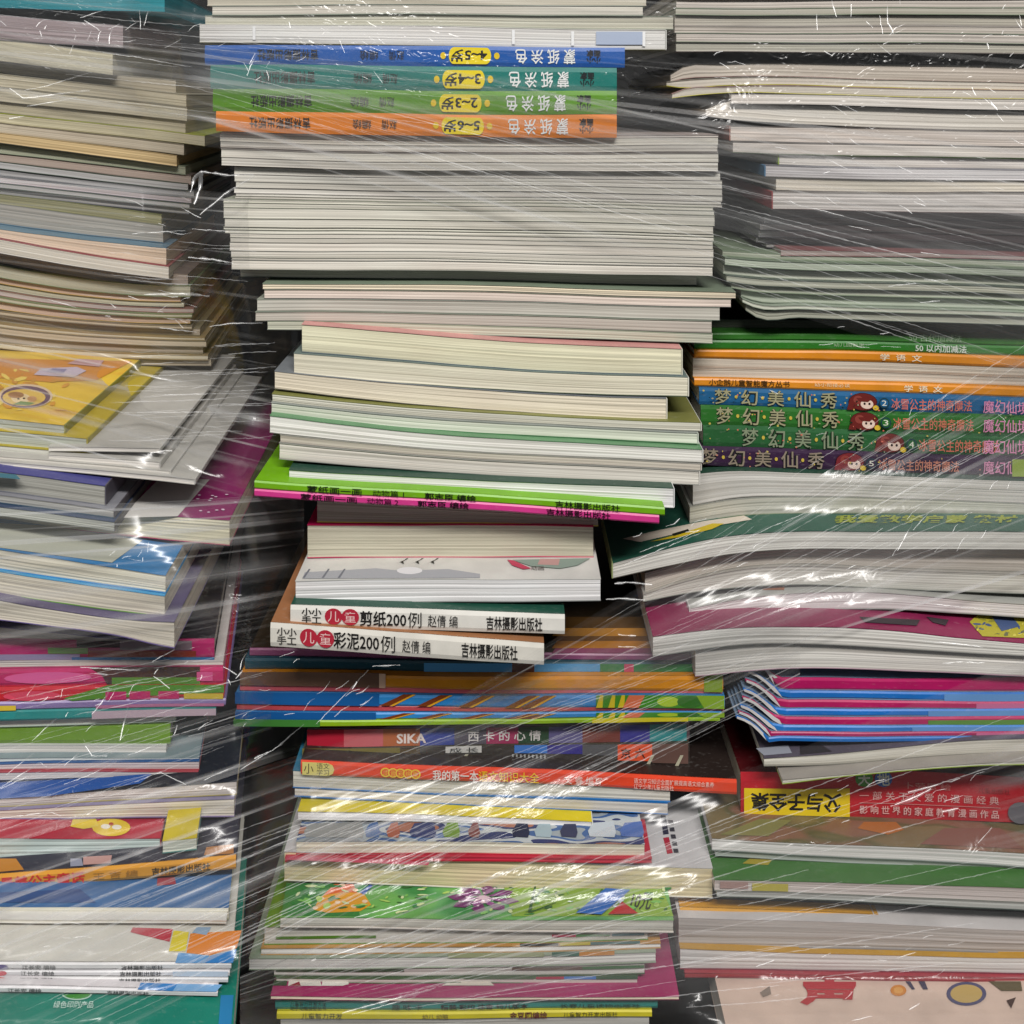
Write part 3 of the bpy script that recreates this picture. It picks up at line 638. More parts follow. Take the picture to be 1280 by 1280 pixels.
b = P('cream paged book with a sky blue cover under the magenta one', XL, 207, 676, 714, 705, 741, pc='#d3cfc0', ct='#3d7fb5', cb='#3d8cc8', dep=.23)
topoly(b, '#b2b3a4', (-40, 680), (140, 704), (178, 676), (60, 658), (-40, 652))
P('cream paged book with a green back cover', XL, 206, 706, 743, 736, 771, pc='#d5d0c2', ct='#4a9ac8', cb='#6fa04a', dd=.002, dep=.23)
P('cream paged book with purple covers, corner bent down', XL, 218, 738, 778, 773, 811, pc='#d2ccc0', ct='#625a78', cb='#6a5c92', dd=.002, dep=.24, tp=[(XL, 738), (100, 761), (160, 769), (218, 773)], bp=[(XL, 770), (60, 782), (150, 795), (190, 805), (218, 811)])
P('thin mauve paged booklet above the board picture books', XL, 176, 778, 801, 795, 801.5, pc='#bdb6b0', ct='#5a4f80', cb='#8a8078', d=.522)
ST.yaw = math.radians(12)
kb = dict(name='board_book', cat='board book', group='coloured board books in the left stack', dep=.15, pc='#d8d2cc')
b = SP('pink and red picture board book at the top of the coloured ones', XL, 268, 796, 800, 824, 825, '#b52c68', d=.535, ct='#2e2a2e', **kb)  # top cover colour darkened to carry the shade of the gap
rect(b, 96, 150, .02, .4, '#3e2c30'); rect(b, 60, 110, .42, .7, '#6f8f4a'); rect(b, 110, 245, .55, .85, '#8a3426'); rect(b, XL, 100, .72, .98, '#8f88a8'); rect(b, 90, 268, .86, .99, '#2c6a9c'); rect(b, 150, 240, .05, .5, '#7d6a72')
P('white edged board book between the pink and the red spreads', XL, 279, 825, 826, 833, 832, pc='#e2ddd8', ct='#cfc8c4', d=.534, name='board_book', cat='board book', group='coloured board books in the left stack', dep=.19)
b = SP('board book with pink clouds and a brown night spine', XL, 279, 834, 833, 857, 856, '#c8386e', d=.532, **kb)
poly_decal(b, [(112, .02), (250, .02), (250, .98), (134, .98), (128, .5)], '#4a3430'); rect(b, 140, 250, .6, .98, '#5a8a34'); rect(b, 246, 266, .3, .8, '#d85c90'); disc(b, 60, .55, 55, .32, '#e0659c')
b = SP('board book with red left half and green meadow right half', XL, 280, 857, 856, 878, 874, '#c92b34', d=.531, **kb)
poly_decal(b, [(135, .02), (280, .02), (280, .55), (90, .98), (80, .8)], '#4f8a2e'); 
for x0 in (132, 162, 198): rect(b, x0, x0 + 26, .45, .98, '#b82c66')
disc(b, 40, .6, 36, .3, '#d84a62'); rect(b, 230, 279, .6, .98, '#c9b03a')
b = SP('board book with lilac and yellow stripe', XL, 282, 879, 875, 889, 883, '#8b78ac', d=.531, **kb); rect(b, XL, 20, .3, .95, '#d3b93c'); rect(b, 120, 280, .55, .98, '#b06a90')
b = SP('teal striped board book above the white sheet', XL, 270, 890, 884, 904, 895, '#2f8f8c', d=.531, **kb); rect(b, 115, 270, .2, .98, '#b9a4b0')
P('thin white sheeted booklet above the olive green cover', XL, 220, 905, 898, 911, 903, pc='#d2d3ce', ct='#b7c4b8', d=.533)
b = SP('olive green plain board book', XL, 213, 912, 905, 931, 931, '#6f9a1e', d=.534, dep=.19)
P('white paged book under the olive green one', XL, 208, 932, 931, 948, 947, pc='#d6d4d2', ct='#c2c2c0', cb='#9a9a98', d=.533)
P('grey booklet with a navy back cover', XL, 249, 949, 947, 955, 949, pc='#bcc4c6', ct='#7c8c90', cb='#1f4a80', d=.531)
P('white booklet with a dull red back cover', XL, 249, 956, 950, 965, 962, pc='#d4c8cc', ct='#2c5a90', cb='#a33a44', d=.530)
P('white booklet lying on the royal blue cover', XL, 248, 966, 963, 977, 970, pc='#d0cccc', ct='#a84650', cb='#c2bfc0', d=.529)
b = P('lilac edged book with a royal blue cover and yellow stripes', XL, 296, 1001, 973, 1013, 992, pc='#c9c2c0', ct='#151a26', cb='#a79a60', d=.522, dep=.12)  # blue cover painted dark navy for the gap's shade; blue patch follows
topoly(b, '#164f9c', (-40, 1001), (60, 996), (175, 980), (190, 968), (-40, 968))
P('white paged book with purple and yellow edges above the red cartoon cover', XL, 293, 1013, 994, 1026, 1020, pc='#d3cdc2', ct='#8d86a4', cb='#7d6f96', d=.520, dep=.12)
b = P('red cartoon covered picture book with pale rounded pages', XL, 200, 1053, 1051, 1076, 1066, pc='#bfd0cf', ct='#b0273c', cb='#c9cfc8', sp='r', spc='#9a4040')
disc(b, 139, 1035, 24, 11, '#d9b92e', 'top'); topoly(b, '#d6bc3a', (88, 1034), (92, 1022), (118, 1020), (124, 1034), (104, 1037)); disc(b, 132, 1034, 6, 3, '#e6e0d0', 'top'); disc(b, 146, 1035, 6, 3, '#e6e0d0', 'top'); disc(b, 139, 1031, 3, 2, '#a83c1c', 'top')
P('yellow and teal edged booklet pile end beside the red cartoon cover', 203, 246, 1050, 1046, 1066, 1062, pc='#c3c8bd', ct='#c9b52c', cb='#34706c', d=.508, dep=.15, contact=False)
b = SP('orange spine fairy tale book tilting upward', XL, 295, 1098, 1070, 1117, 1087, '#dd9a2e', ct='#2c2a38', d=.497, dep=.13)
topoly(b, '#b87a2c', (-40, 1094), (30, 1088), (20, 1074), (-40, 1074)); topoly(b, '#8d8fa0', (88, 1084), (104, 1083), (102, 1074), (88, 1074)); topoly(b, '#b98f88', (104, 1082), (138, 1080), (140, 1070), (104, 1072)); topoly(b, '#a8703a', (255, 1070), (292, 1068), (292, 1056), (258, 1060))
lettering(b, '最美公主童话', 0, 106, .08, .92, '#d0312a', False, .03); lettering(b, '王 吉 编', 116, 172, .25, .75, '#a8762c'); lettering(b, '吉林摄影出版社', 190, 263, .22, .78, '#3a2c14', False, .015)
b = P('steel blue covered book with white pages', XL, 286, 1131, 1134, 1146, 1150, pc='#dedcd0', ct='#39689c', cb='#a7aa90', dep=.12, contact=False)
topoly(b, '#2c4c80', (-40, 1129), (120, 1129), (100, 1112), (-40, 1118)); topoly(b, '#9c3a44', (196, 1108), (220, 1106), (218, 1096), (197, 1097))
b = P('thin white booklet between the blue cover and the white picture cover', XL, 283, 1147, 1151, 1152, 1155, pc='#d3d0c8', ct='#d6d3cc', d=.478, contact=False)
gp = 'white spined picture books with a blue corner'
kp = dict(group=gp, dep=.10)
b = SP('topmost white spined picture book, red yellow and orange shapes on its cover', XL, 289, 1203, 1206, 1211, 1213, '#dad8d8', ct='#d3d0c6', d=.460, dep=.10, group=gp, contact=False)
topoly(b, '#b83a48', (163, 1166), (166, 1160), (216, 1162), (212, 1178)); topoly(b, '#d9c83a', (211, 1190), (217, 1164), (236, 1166), (232, 1190)); topoly(b, '#d8802c', (233, 1192), (238, 1168), (302, 1164), (296, 1186), (262, 1195)); topoly(b, '#8fa6bc', (240, 1167), (246, 1160), (264, 1160), (258, 1170)); topoly(b, '#5b94c8', (219, 1205), (223, 1192), (262, 1196), (256, 1205)); topoly(b, '#2f7cc0', (256, 1205), (263, 1196), (296, 1188), (291, 1205))
def tinytext(b, dx, badge):
    disc(b, 3 + dx, .5, 8, .45, badge, n=8); lettering(b, '江长安 编绘', 28 + dx, 70 + dx, .12, .88, '#2c2c30', False, .01); lettering(b, '吉林摄影出版社', 152 + dx, 204 + dx, .14, .88, '#2c2c30', False, .012)
tinytext(b, 0, '#4a3a78')
b = SP('second white spined picture book with a pink badge', XL, 287, 1211.5, 1213.5, 1219, 1222, '#dcdadc', d=.459, **kp); tinytext(b, -2, '#c8505c'); rect(b, 216, 285, .15, .9, '#c3cfdd')
b = SP('third white spined picture book with a coral badge', XL, 285, 1219.5, 1222.5, 1227, 1230, '#dedcdc', d=.458, **kp); tinytext(b, -3, '#d05a48')
b = SP('lowest white spined picture book, broad blue patches at its right end', XL, 272, 1232, 1241, 1240, 1247, '#dcd8da', ct='#d8d2d4', d=.453, **kp); tinytext(b, -18, '#dcd8da')
topoly(b, '#2579be', (172, 1238), (176, 1229.5), (222, 1231), (216, 1240)); topoly(b, '#78a8d4', (216, 1240), (222, 1231), (278, 1232), (270, 1241))
b = P('teal green book with a leaf emblem at the foot of the left stack', XL, 290, 1300, 1302, 1340, 1340, pc='#cfd0c8', ct='#1f7f6c', d=.434, dep=.11, contact=False)
disc(b, 96, 1243, 19, 8, '#a8c8b8', 'top', a0=0, a1=180); disc(b, 96, 1243, 17, 6.5, '#3f8a34', 'top', a0=0, a1=180); lettering(b, '绿色印刷产品', 66, 116, 0, 0, '#b9d8cc', False, .01, top=(1253, 1262, 2)); topoly(b, '#2c7cae', (272, 1296), (288, 1296), (292, 1245), (276, 1245))

# ================================================================== right stack
ST = Stack('right', 0.62)
XR = 1330
bundle('{} grey booklet in the thick bundle topping the right stack', 7, 846, XR, -14, -14, 64, 67, pc=('#b3aca6', '#bcb6b0', '#b0aea4', '#a9a59c'), ct=('#8d8580', '#a7a098', '#7d8a74'), jx=3, jd=.002, m=1, group='grey booklets topping the right stack')
P('beige grey booklet with curled left end under the dark gap', 838, XR, 84, 84, 100, 104, pc='#bdb5ac', ct='#39362f', cb='#8d6d68', d=.628, tp=[(838, 92), (850, 84), (900, 81), (1100, 82), (XR, 85)], bp=[(838, 102), (850, 99), (900, 97), (1100, 100), (XR, 104)])
P('booklet with a curled yellow corner', 833, XR, 100, 104, 110, 113, pc='#c7c2b8', ct='#8c8578', cb='#b5ad2a', d=.622, tp=[(833, 103), (850, 101), (900, 99), (1100, 101), (XR, 105)], bp=[(833, 107), (850, 110), (900, 108), (1100, 110), (XR, 113)])
P('pale booklet with a second curled yellow corner', 840, XR, 112, 114, 122, 124, pc='#c9c3ba', ct='#a78884', cb='#b5ad2a', d=.62, tp=[(840, 119), (855, 113), (900, 111), (1100, 112), (XR, 114)], bp=[(840, 123), (855, 121), (905, 117), (1000, 119), (XR, 124)])
P('white paged book with a squared left end', 914, XR, 118, 124, 131, 138, pc='#d8d3ce', ct='#8f8a86', cb='#2b2a28', d=.615)
P('white book with a grey curl at its left end', 882, XR, 134, 140, 150, 161, pc='#d2cec7', ct='#3f3c38', cb='#5d5854', d=.618, tp=[(882, 140), (895, 134), (1000, 136), (XR, 142)], bp=[(882, 146), (910, 150), (1000, 156), (XR, 163)])
P('pinkish white book with a brown spine end', 913, XR, 160, 165, 177, 183, pc='#cfc6c0', ct='#5d5450', cb='#8c8680', sp='l', spc='#9a6a60', d=.613)
P('off-white book second below the brown spine end', 916, XR, 179, 184, 192, 198, pc='#d5cfca', ct='#8a8480', cb='#3c5230', d=.613)
P('white book beside a lime green flap', 974, XR, 193, 199, 206, 212, pc='#d9d5d2', ct='#8cab3c', cb='#8a8888', d=.615, sp='l', spc='#94b238')
P('bluish white book with a blue left end', 957, XR, 207, 213, 221, 227, pc='#d6d4d8', ct='#8a8890', cb='#8d8a88', sp='l', spc='#5f8fb5', d=.611)
P('cream white book between the blue end and the red end', 970, XR, 222, 228, 238, 241, pc='#d8d2c6', ct='#8d8880', cb='#77706a', d=.612)
P('white book with a red left end', 966, XR, 239, 243, 261, 270, pc='#d8d4d2', ct='#827c78', cb='#5d4a48', sp='l', spc='#a84448', d=.608, m=-1)
bundle('{} blue-grey magazine in the sunken bundle of the right stack', 6, 948, XR, 263, 271, 308, 322, pc=('#9c9ca0', '#8f9092', '#a5a3a4'), ct=('#5d5a60', '#6d6c70', '#4c4a4c'), name='magazine', cat='magazine', group='blue-grey magazines', jx=9, jd=.003, d=.632, x0s=[962, 955, 950, 948, 945, 958])
P('pink lined thin magazine above the greenish bundle', 976, XR, 310, 322, 318, 327, pc='#c0b2b0', ct='#9a6a6a', d=.615)
bundle('{} greenish white magazine in the bundle above the green spines', 8, 905, XR, 312, 327, 394, 408, pc=('#b9bfb0', '#b0baac', '#c0c4b8', '#b2b5a8'), ct=('#8a9a80', '#6f7d6a', '#9aa594', '#525c54'), name='magazine', cat='magazine', group='greenish magazines of the right stack', d=.613, jd=.003, x0s=[903, 906, 904, 908, 914, 926, 928, 932],
       tp=[(905, 310), (940, 312), (1000, 315), (1100, 319), (1200, 323), (XR, 328)], bp=[(905, 388), (935, 394), (1000, 398), (1100, 402), (1200, 405), (XR, 409)])
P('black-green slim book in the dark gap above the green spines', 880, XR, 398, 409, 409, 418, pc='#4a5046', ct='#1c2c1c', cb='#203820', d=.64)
kg = dict(dep=.19)
b = SP('dark green spine book, upper of the two green ones', 868, XR, 408, 418, 424, 433, '#3a7a2c', d=.625, **kg); lettering(b, '50 古代加减法', 1136, 1202, .25, .85, '#9dbd94')
b = SP('dark green spine book with white lettering, lower of the two', 868, XR, 424, 433, 436, 445, '#2f7a26', d=.624, **kg); lettering(b, '50 以内加减法', 1144, 1208, .1, .9, '#dfe8da', False, .012); lettering(b, '幼儿园数学', 1042, 1080, .2, .6, '#a8c49c')
b = SP('orange spine language book right under the green ones', 868, XR, 436, 445, 447, 460, '#e08d22', d=.622, **kg); lettering(b, '学  语  文', 1100, 1152, .2, .85, '#f2e2c4', False, .012)
P('cream paged book, upper of two between the orange spines', 866, XR, 447, 460, 459, 471, pc='#c9bfb2', ct='#c48a3a', cb='#a08c7c', d=.623)
P('cream paged book, lower of two between the orange spines', 866, XR, 460, 472, 472, 483, pc='#cbc2b6', ct='#b8a898', cb='#c08a3c', d=.622)
b = SP('orange spine language book with dark lettering at its left end', 868, XR, 473, 484, 484, 497, '#de8d24', d=.619, **kg); lettering(b, '小企鹅儿童智能魔方丛书', 886, 987, .1, .8, '#4a3214', False, .01); lettering(b, '学  语  文', 1130, 1178, .2, .85, '#f2e2c4', False, .012); lettering(b, '幼小衔接必读', 1018, 1062, .2, .6, '#f0d8b0')
def fantasy(label, x0, tl, tr, bl, br, col, dx, num, dim='#a09c7a', hair='#6a2420', sub='#d0705c'):
    b = SP(label, x0, XR, tl, tr, bl, br, col, d=.617, dep=.19, group='fantasy series spines in the right stack')
    for i, c in enumerate('梦幻美仙秀'): 
        lettering(b, c, 893 + dx + i * 33, 914 + dx + i * 33, .06, .94, '#20241c', False, .05); lettering(b, c, 893 + dx + i * 33, 914 + dx + i * 33, .06, .94, dim, False, .008)
        if i < 4: disc(b, 920 + dx + i * 33, .5, 2, .1, '#c8b04a', n=8)
    cx = 1078 + dx; disc(b, cx, .5, 18, .48, '#3a1414'); disc(b, cx, .5, 17, .45, hair); disc(b, cx - 6, .4, 6, .22, '#8c4038'); disc(b, cx + 5, .62, 8, .25, '#e2c8b8'); disc(b, cx + 2, .6, 1.5, .07, '#2a1a1a', n=8); disc(b, cx + 8, .6, 1.5, .07, '#2a1a1a', n=8); poly_decal(b, [(cx - 16, .3), (cx - 20, .95), (cx - 10, .95)], hair, div=0); poly_decal(b, [(cx - 8, .3), (cx + 14, .25), (cx + 6, .5), (cx - 4, .48)], hair, div=0); disc(b, cx + 16, .8, 4, .14, '#d8b83a', n=8)
    for q in range(46):
        disc(b, rng.uniform(x0 + 4, 1270), rng.uniform(.06, .94), rng.uniform(.6, 1.6), rng.uniform(.02, .06), rng.choice([dim, '#c9b45a', '#1c2a20', sub]), n=6)
    disc(b, 1103 + dx, .48, 6.5, .28, '#1d3a44'); disc(b, 1103 + dx, .48, 5, .21, col); lettering(b, num, 1100 + dx, 1106 + dx, .34, .62, '#e0e0d0')
    lettering(b, '冰雪公主的神奇魔法', 1112 + dx, 1212 + dx, .2, .8, sub, False, .006)
    lettering(b, '魔幻仙境', 1226, 1282, .15, .85, '#d88ab0', False, .008)
    return b
fantasy('blue spine of the fantasy series', 874, 485, 497, 507, 520, '#235f8c', 0, '2')
fantasy('bright green spine of the fantasy series', 876, 508, 520, 532, 544, '#2f6d2a', 2, '3')
fantasy('darker green spine of the fantasy series with shifted lettering', 879, 533, 545, 558, 571, '#2c6036', 34, '4', '#848f74')
b = fantasy('purple spine of the fantasy series with a lime end', 874, 559, 572, 582, 596, '#3a2440', -16, '5', '#8f8272', '#7a2a30', '#c4806a'); rect(b, 1262, XR, .05, .95, '#8aa02c')
T = lambda *p: list(p)
P('white paged book right under the purple spine', 866, XR, 0, 0, 0, 0, tp=T((866, 590), (900, 586), (1000, 587), (1150, 592), (XR, 600)), bp=T((866, 632), (920, 622), (1000, 619), (1150, 624), (XR, 632)), pc='#c9c7c4', ct='#2c4a3c', cb='#9a9892', d=.612)
P('grey paged book above the green cover with yellow writing', 862, XR, 0, 0, 0, 0, tp=T((862, 634), (920, 624), (1000, 620), (1150, 625), (XR, 633)), bp=T((862, 655), (920, 645), (1000, 641), (1150, 642), (XR, 646)), pc='#bdbdb4', ct='#a2a29a', cb='#7f8c72', d=.612)
b = P('sagging white book with a deep green cover and yellow writing', 766, XR, 0, 0, 0, 0, tp=T((766, 704), (830, 686), (900, 671), (980, 664), (1100, 664), (XR, 667)), bp=T((766, 723), (830, 708), (900, 694), (980, 687), (1100, 687), (XR, 690)), pc='#d0d0cc', ct='#2a5a4a', cb='#504c46', dep=.22, sp='l', spc='#a9b57c', d=.588)
topoly(b, '#cfc4b4', (778, 674), (820, 664), (880, 652), (930, 645), (940, 650), (880, 660), (800, 678)); topoly(b, '#c7ae26', (812, 678), (850, 668), (890, 655), (905, 655), (890, 662), (850, 672)); topoly(b, '#23261f', (840, 668), (860, 662), (862, 665), (842, 671))
lettering(b, '我爱数学启蒙 教材', 1042, 1270, 0, 0, '#8f9a2c', False, .03, top=(645, 655, 3))
P('upper of two plain white books sagging to the left', 806, XR, 0, 0, 0, 0, tp=T((806, 724), (860, 708), (920, 694), (980, 687.5), (1100, 688), (XR, 692)), bp=T((806, 740), (860, 722), (920, 709), (1000, 705), (1100, 710), (XR, 718)), pc='#bdb6ae', ct='#9c9890', cb='#8c8880', d=.596)
P('lower of two plain white books sagging to the left', 804, XR, 0, 0, 0, 0, tp=T((804, 741), (860, 723), (920, 710), (1000, 706), (1100, 711), (XR, 719)), bp=T((804, 752), (860, 741), (920, 734), (1000, 731), (1100, 737), (XR, 744)), pc='#c3c2bc', ct='#a09c94', cb='#7d8078', d=.594)
b = P('white book with a box-like left end and a brown mark on its cover', 863, XR, 0, 0, 0, 0, tp=T((863, 760), (930, 747), (1000, 741), (1100, 742), (1200, 750), (XR, 758)), bp=T((863, 783), (930, 771), (1000, 764), (1100, 763), (1200, 768), (XR, 774)), pc='#d0ccce', ct='#a8a8a2', cb='#8c8c88', sp='l', spc='#cfcdca', dep=.2)
topoly(b, '#9a6040', (953, 738), (956, 731), (982, 731), (980, 738))
b = P('white paged book with a magenta cover and yellow picture at one end', 816, XR, 0, 0, 0, 0, tp=T((816, 794), (870, 788), (930, 784), (1000, 783), (1100, 787), (1200, 797), (XR, 806)), bp=T((820, 820), (870, 813), (930, 807), (1000, 806), (1100, 810), (1200, 816), (XR, 822)), pc='#d0cfcc', ct='#8a2850', cb='#8d8c88', dep=.22)
topoly(b, '#b0a63a', (1212, 778), (1230, 762), (XR, 772), (XR, 800), (1228, 796)); flecks(b, 1216, 1290, 764, 796, 40, ('#4a5a80', '#8d8a3c', '#d0c45a', '#6a6a50'), 5)
topoly(b, '#4a5a80', (1240, 772), (1262, 768), (1275, 784), (1252, 790))
for x0, x1 in ((1074, 1150), (1158, 1186)): topoly(b, '#3c3438', (x0, 772), (x1, 776), (x1 - 4, 783), (x0 + 8, 779))
P('white paged book with a thin teal line above the striped booklets', 869, XR, 0, 0, 0, 0, tp=T((869, 818), (940, 811), (1000, 808), (1100, 812), (1200, 818), (XR, 824)), bp=T((872, 846), (940, 840), (1000, 837), (1100, 838), (1200, 841), (XR, 848)), pc='#cfcdca', ct='#3f7560', cb='#a88a98', dep=.2, d=.572)
gk = 'striped booklets with curled white corners'
STR = [('#b3195e', 849, 846, 864, 864), ('#1f6fc0', 865, 865, 874, 876), ('#b8215f', 876, 877, 886, 884), ('#1f74c8', 887, 885, 895, 893), ('#b41d5c', 897, 894, 907, 905), ('#2a78c4', 907, 906, 915, 913), ('#a81e5a', 915, 914, 921, 919), ('#1f6cb8', 921, 920, 927, 926)]
names = ['topmost crimson', 'upper blue', 'second crimson', 'second blue', 'third crimson', 'third blue', 'thin low crimson', 'lowest blue']
for i, (c, tl, tr, bl, br) in enumerate(STR):
    xl = 920 + [18, 14, 12, 9, 8, 5, 3, 0][i]
    xt = 972 - [10, 0, 2, 4, 0, 6, 14, 20][i]
    tpp = T((xl, tl - 26), (xl + 16, tl - 20), (xl + 32, tl - 7), (xt + 4, tl - .5), (xt + 16, tl), (xt + 40, tl), (1080, tl + .5), (1200, (tl + tr) / 2), (XR, tr)); bpp = T((xl, tl - 23), (xl + 16, tl - 16), (xl + 32, tl - 1.5), (xt + 4, bl - .3), (xt + 16, bl), (xt + 40, bl), (1080, bl), (1200, (bl + br) / 2), (XR, br))
    b = SP(names[i] + ' striped booklet with a curled white corner', xl, XR, 0, 0, 0, 0, c, tp=tpp, bp=bpp, d=.578 - .0015 * i, dep=.2, name='booklet', cat='booklet', group=gk, ct='#7a90a8', contact=False)
    poly_decal(b, [(xl + 1, .04), (xl + 34, .04), (xt + 2, .4), (xt + 6, .96), (xl + 1, .96)], '#d2cfcc', div=3)
    if i in (1, 3, 5): rect(b, 1190 - 10 * i, XR, .1, .96, '#5f94cc')
    if i == 4: rect(b, 1160, XR, .3, .96, '#5a8a34')
    if i in (2, 6): rect(b, 1220, XR, .1, .9, '#c86a94')
b = P('white magazine with a dark photograph on its cover under the striped booklets', 955, XR, 0, 0, 0, 0, tp=T((955, 953), (1020, 948), (1120, 938), (1200, 931), (XR, 926)), bp=T((957, 958), (1020, 956), (1120, 948), (1200, 943), (XR, 940)), pc='#cfcdc4', ct='#56505c', cb='#8d8a80', name='magazine', cat='magazine', d=.565)
topoly(b, '#8d909a', (955, 945), (990, 942), (985, 932), (945, 936)); topoly(b, '#2f2c30', (1000, 944), (1040, 940), (1024, 930), (1000, 932))
P('lower white magazine with a lime edge lying on the red spine', 978, XR, 0, 0, 0, 0, tp=T((978, 968), (1040, 962), (1140, 953), (1220, 948), (XR, 944)), bp=T((980, 980), (1040, 972), (1140, 962), (1220, 958), (XR, 956)), pc='#d0cec6', ct='#9a948c', cb='#8aa034', name='magazine', cat='magazine', d=.557)
b = SP('thick red spine cartoon collection with a yellow title box', 926, XR, 0, 0, 0, 0, '#c31f2e', tp=T((926, 966), (1000, 966), (1100, 962), (1200, 968), (XR, 978)), bp=T((926, 1016), (1000, 1019), (1100, 1023), (1200, 1027), (XR, 1032)), d=.580, dep=.18, contact=False, ct='#4a1216')  # red top cover darkened in colour, shade above the spine painted in
rect(b, 930, 1062, .36, .98, '#f2d21c'); lettering(b, '父与子全集', 938, 1052, .46, .9, '#141210', True, .03)
for x, c, t in ((1080, '#4a9a3c', '天'), (1104, '#3f6fc0', '地')): disc(b, x, .16, 11, .17, c); lettering(b, t, x - 8, x + 8, .03, .3, '#e6ecdf', False, .02)
lettering(b, '一 部 关 于 父 爱 的 漫 画 经 典', 1074, 1248, .42, .60, '#e8b8b4'); lettering(b, '影 响 世 界 的 家 庭 教 育 漫 画 作 品', 1074, 1248, .72, .9, '#e8b8b4', False, .01); rect(b, 1074, 1250, .655, .67, '#d88a88'); lettering(b, '卜劳恩 绘', 1134, 1188, .2, .34, '#d88a86'); lettering(b, '儿童出版社', 1222, 1262, .24, .36, '#7a1a20'); disc(b, 1275, .75, 16, .24, '#6a6a70')
b = P('white paged book with an olive floral cover under the red spine', 890, XR, 1047, 1070, 1062, 1088, pc='#d3d2d2', ct='#6b6040', cb='#8d9490', ct_art=('#7a6a48', '#5f5a3a', '#84604c'))
topoly(b, '#a8662c', (1072, 1036), (1080, 1028), (1120, 1028), (1130, 1038), (1110, 1044)); topoly(b, '#7d7a4a', (900, 1044), (950, 1024), (990, 1026), (960, 1046)); topoly(b, '#7d5448', (1150, 1056), (1180, 1036), (1250, 1036), (1280, 1062))
P('bluish white thin booklet above the leaf green cover', 894, XR, 1063, 1089, 1069, 1094, pc='#b4bcb8', ct='#a7b0ac', dd=-.002)
b = P('greyish paged book with a leaf green cover', 893, XR, 1099, 1112, 1113, 1131, pc='#c6bebc', ct='#3a6d2c', cb='#7d8078')
topoly(b, '#9a8c2c', (928, 1080), (940, 1072), (968, 1072), (960, 1082)); rect(b, 940, 985, .2, .85, '#b9ae4a'); rect(b, 900, 935, .1, .7, '#a88a84')
P('bluish grey booklet with a dark photo cover beneath it', 896, XR, 1114, 1132, 1121, 1141, pc='#b9bdbb', ct='#90908c', cb='#33403c')
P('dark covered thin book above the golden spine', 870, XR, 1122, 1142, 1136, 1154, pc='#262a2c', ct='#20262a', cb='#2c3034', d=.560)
b = SP('golden yellow spine book in the lower right', 850, 1134, 1134, 1148, 1145, 1157, '#d79a1e', d=.553, dep=.17, contact=False)
P('grey pile end continuing the golden spine', 1136, XR, 1148, 1158, 1157, 1167, pc='#6a6a74', ct='#55555c', d=.556, dep=.17, contact=False)
P('wide silver grey book under the golden spine', 848, XR, 1146, 1164, 1184, 1192, pc='#b5b0ae', ct='#cfcac8', cb='#8a8684', d=.548)
P('white book with an ochre cover above the crimson line', 850, XR, 1185, 1195, 1213, 1217, pc='#cfcdcd', ct='#b98c2c', cb='#7a2a3c', d=.545, tm=3)
P('thin crimson book lying on the pinkish beige cover', 856, XR, 1214, 1218, 1223, 1228, pc='#a02a34', ct='#9a2434', cb='#8c1f2c', d=.543)
b = P('pinkish beige covered book with a red brush character and a gold circle', 912, XR, 1302, 1306, 1345, 1345, pc='#cfc8c0', ct='#d0b8a9', d=.507, dep=.24, contact=False)
lettering(b, '声', 1000, 1070, 0, 0, '#a8202c', False, .05, top=(1226, 1258, 0))
disc(b, 1208, 1243, 25, 15, '#4a4a6a', 'top', n=24); disc(b, 1208, 1243, 20, 11.5, '#b59a5c', 'top', n=24); disc(b, 1123, 1239, 10, 7, '#c07a2c', 'top'); disc(b, 1123, 1239, 6, 4, '#d0964a', 'top')
topoly(b, '#3a3850', (1132, 1228), (1138, 1228), (1144, 1238), (1140, 1238)); topoly(b, '#3a3850', (1148, 1228), (1156, 1228), (1160, 1238), (1154, 1238)); topoly(b, '#5a5038', (1236, 1228), (1276, 1228), (1278, 1240), (1252, 1240)); topoly(b, '#3a2420', (1258, 1252), (1270, 1248), (1264, 1262)); topoly(b, '#7d7066', (950, 1242), (962, 1234), (964, 1244), (954, 1248))

# ================================================================== stretch film
# how far out the books reach, as a taut envelope the film is drawn over
GS = 10; GX0, GY0 = -120, -120; GN = 154
gx = GX0 + GS * np.arange(GN); gy = GY0 + GS * np.arange(GN)
env = np.full((GN, GN), 0.74)
for (x0, x1, tp, bp, d) in FOOT:
    if d > 0.75: continue
    ii = np.where((gx >= x0 - 12) & (gx <= x1 + 12))[0]
    for i in ii:
        a, b_ = interp(tp, gx[i]), interp(bp, gx[i])
        jj = (gy >= a - 8) & (gy <= b_ + 8)
        env[jj, i] = np.minimum(env[jj, i], d)
def minf(a, r):
    for ax in (0, 1):
        p = np.pad(a, [(r, r) if q == ax else (0, 0) for q in (0, 1)], mode='edge'); out = a.copy()
        for k in range(2 * r + 1): out = np.minimum(out, np.take(p, range(k, k + GN), axis=ax))
        a = out
    return a
def boxf(a, r):
    for ax in (0, 1):
        p = np.pad(a, [(r, r) if q == ax else (0, 0) for q in (0, 1)], mode='edge'); out = np.zeros_like(a)
        for k in range(2 * r + 1): out += np.take(p, range(k, k + GN), axis=ax)
        a = out / (2 * r + 1)
    return a
env = boxf(boxf(minf(env, 4), 2), 2) - 0.003
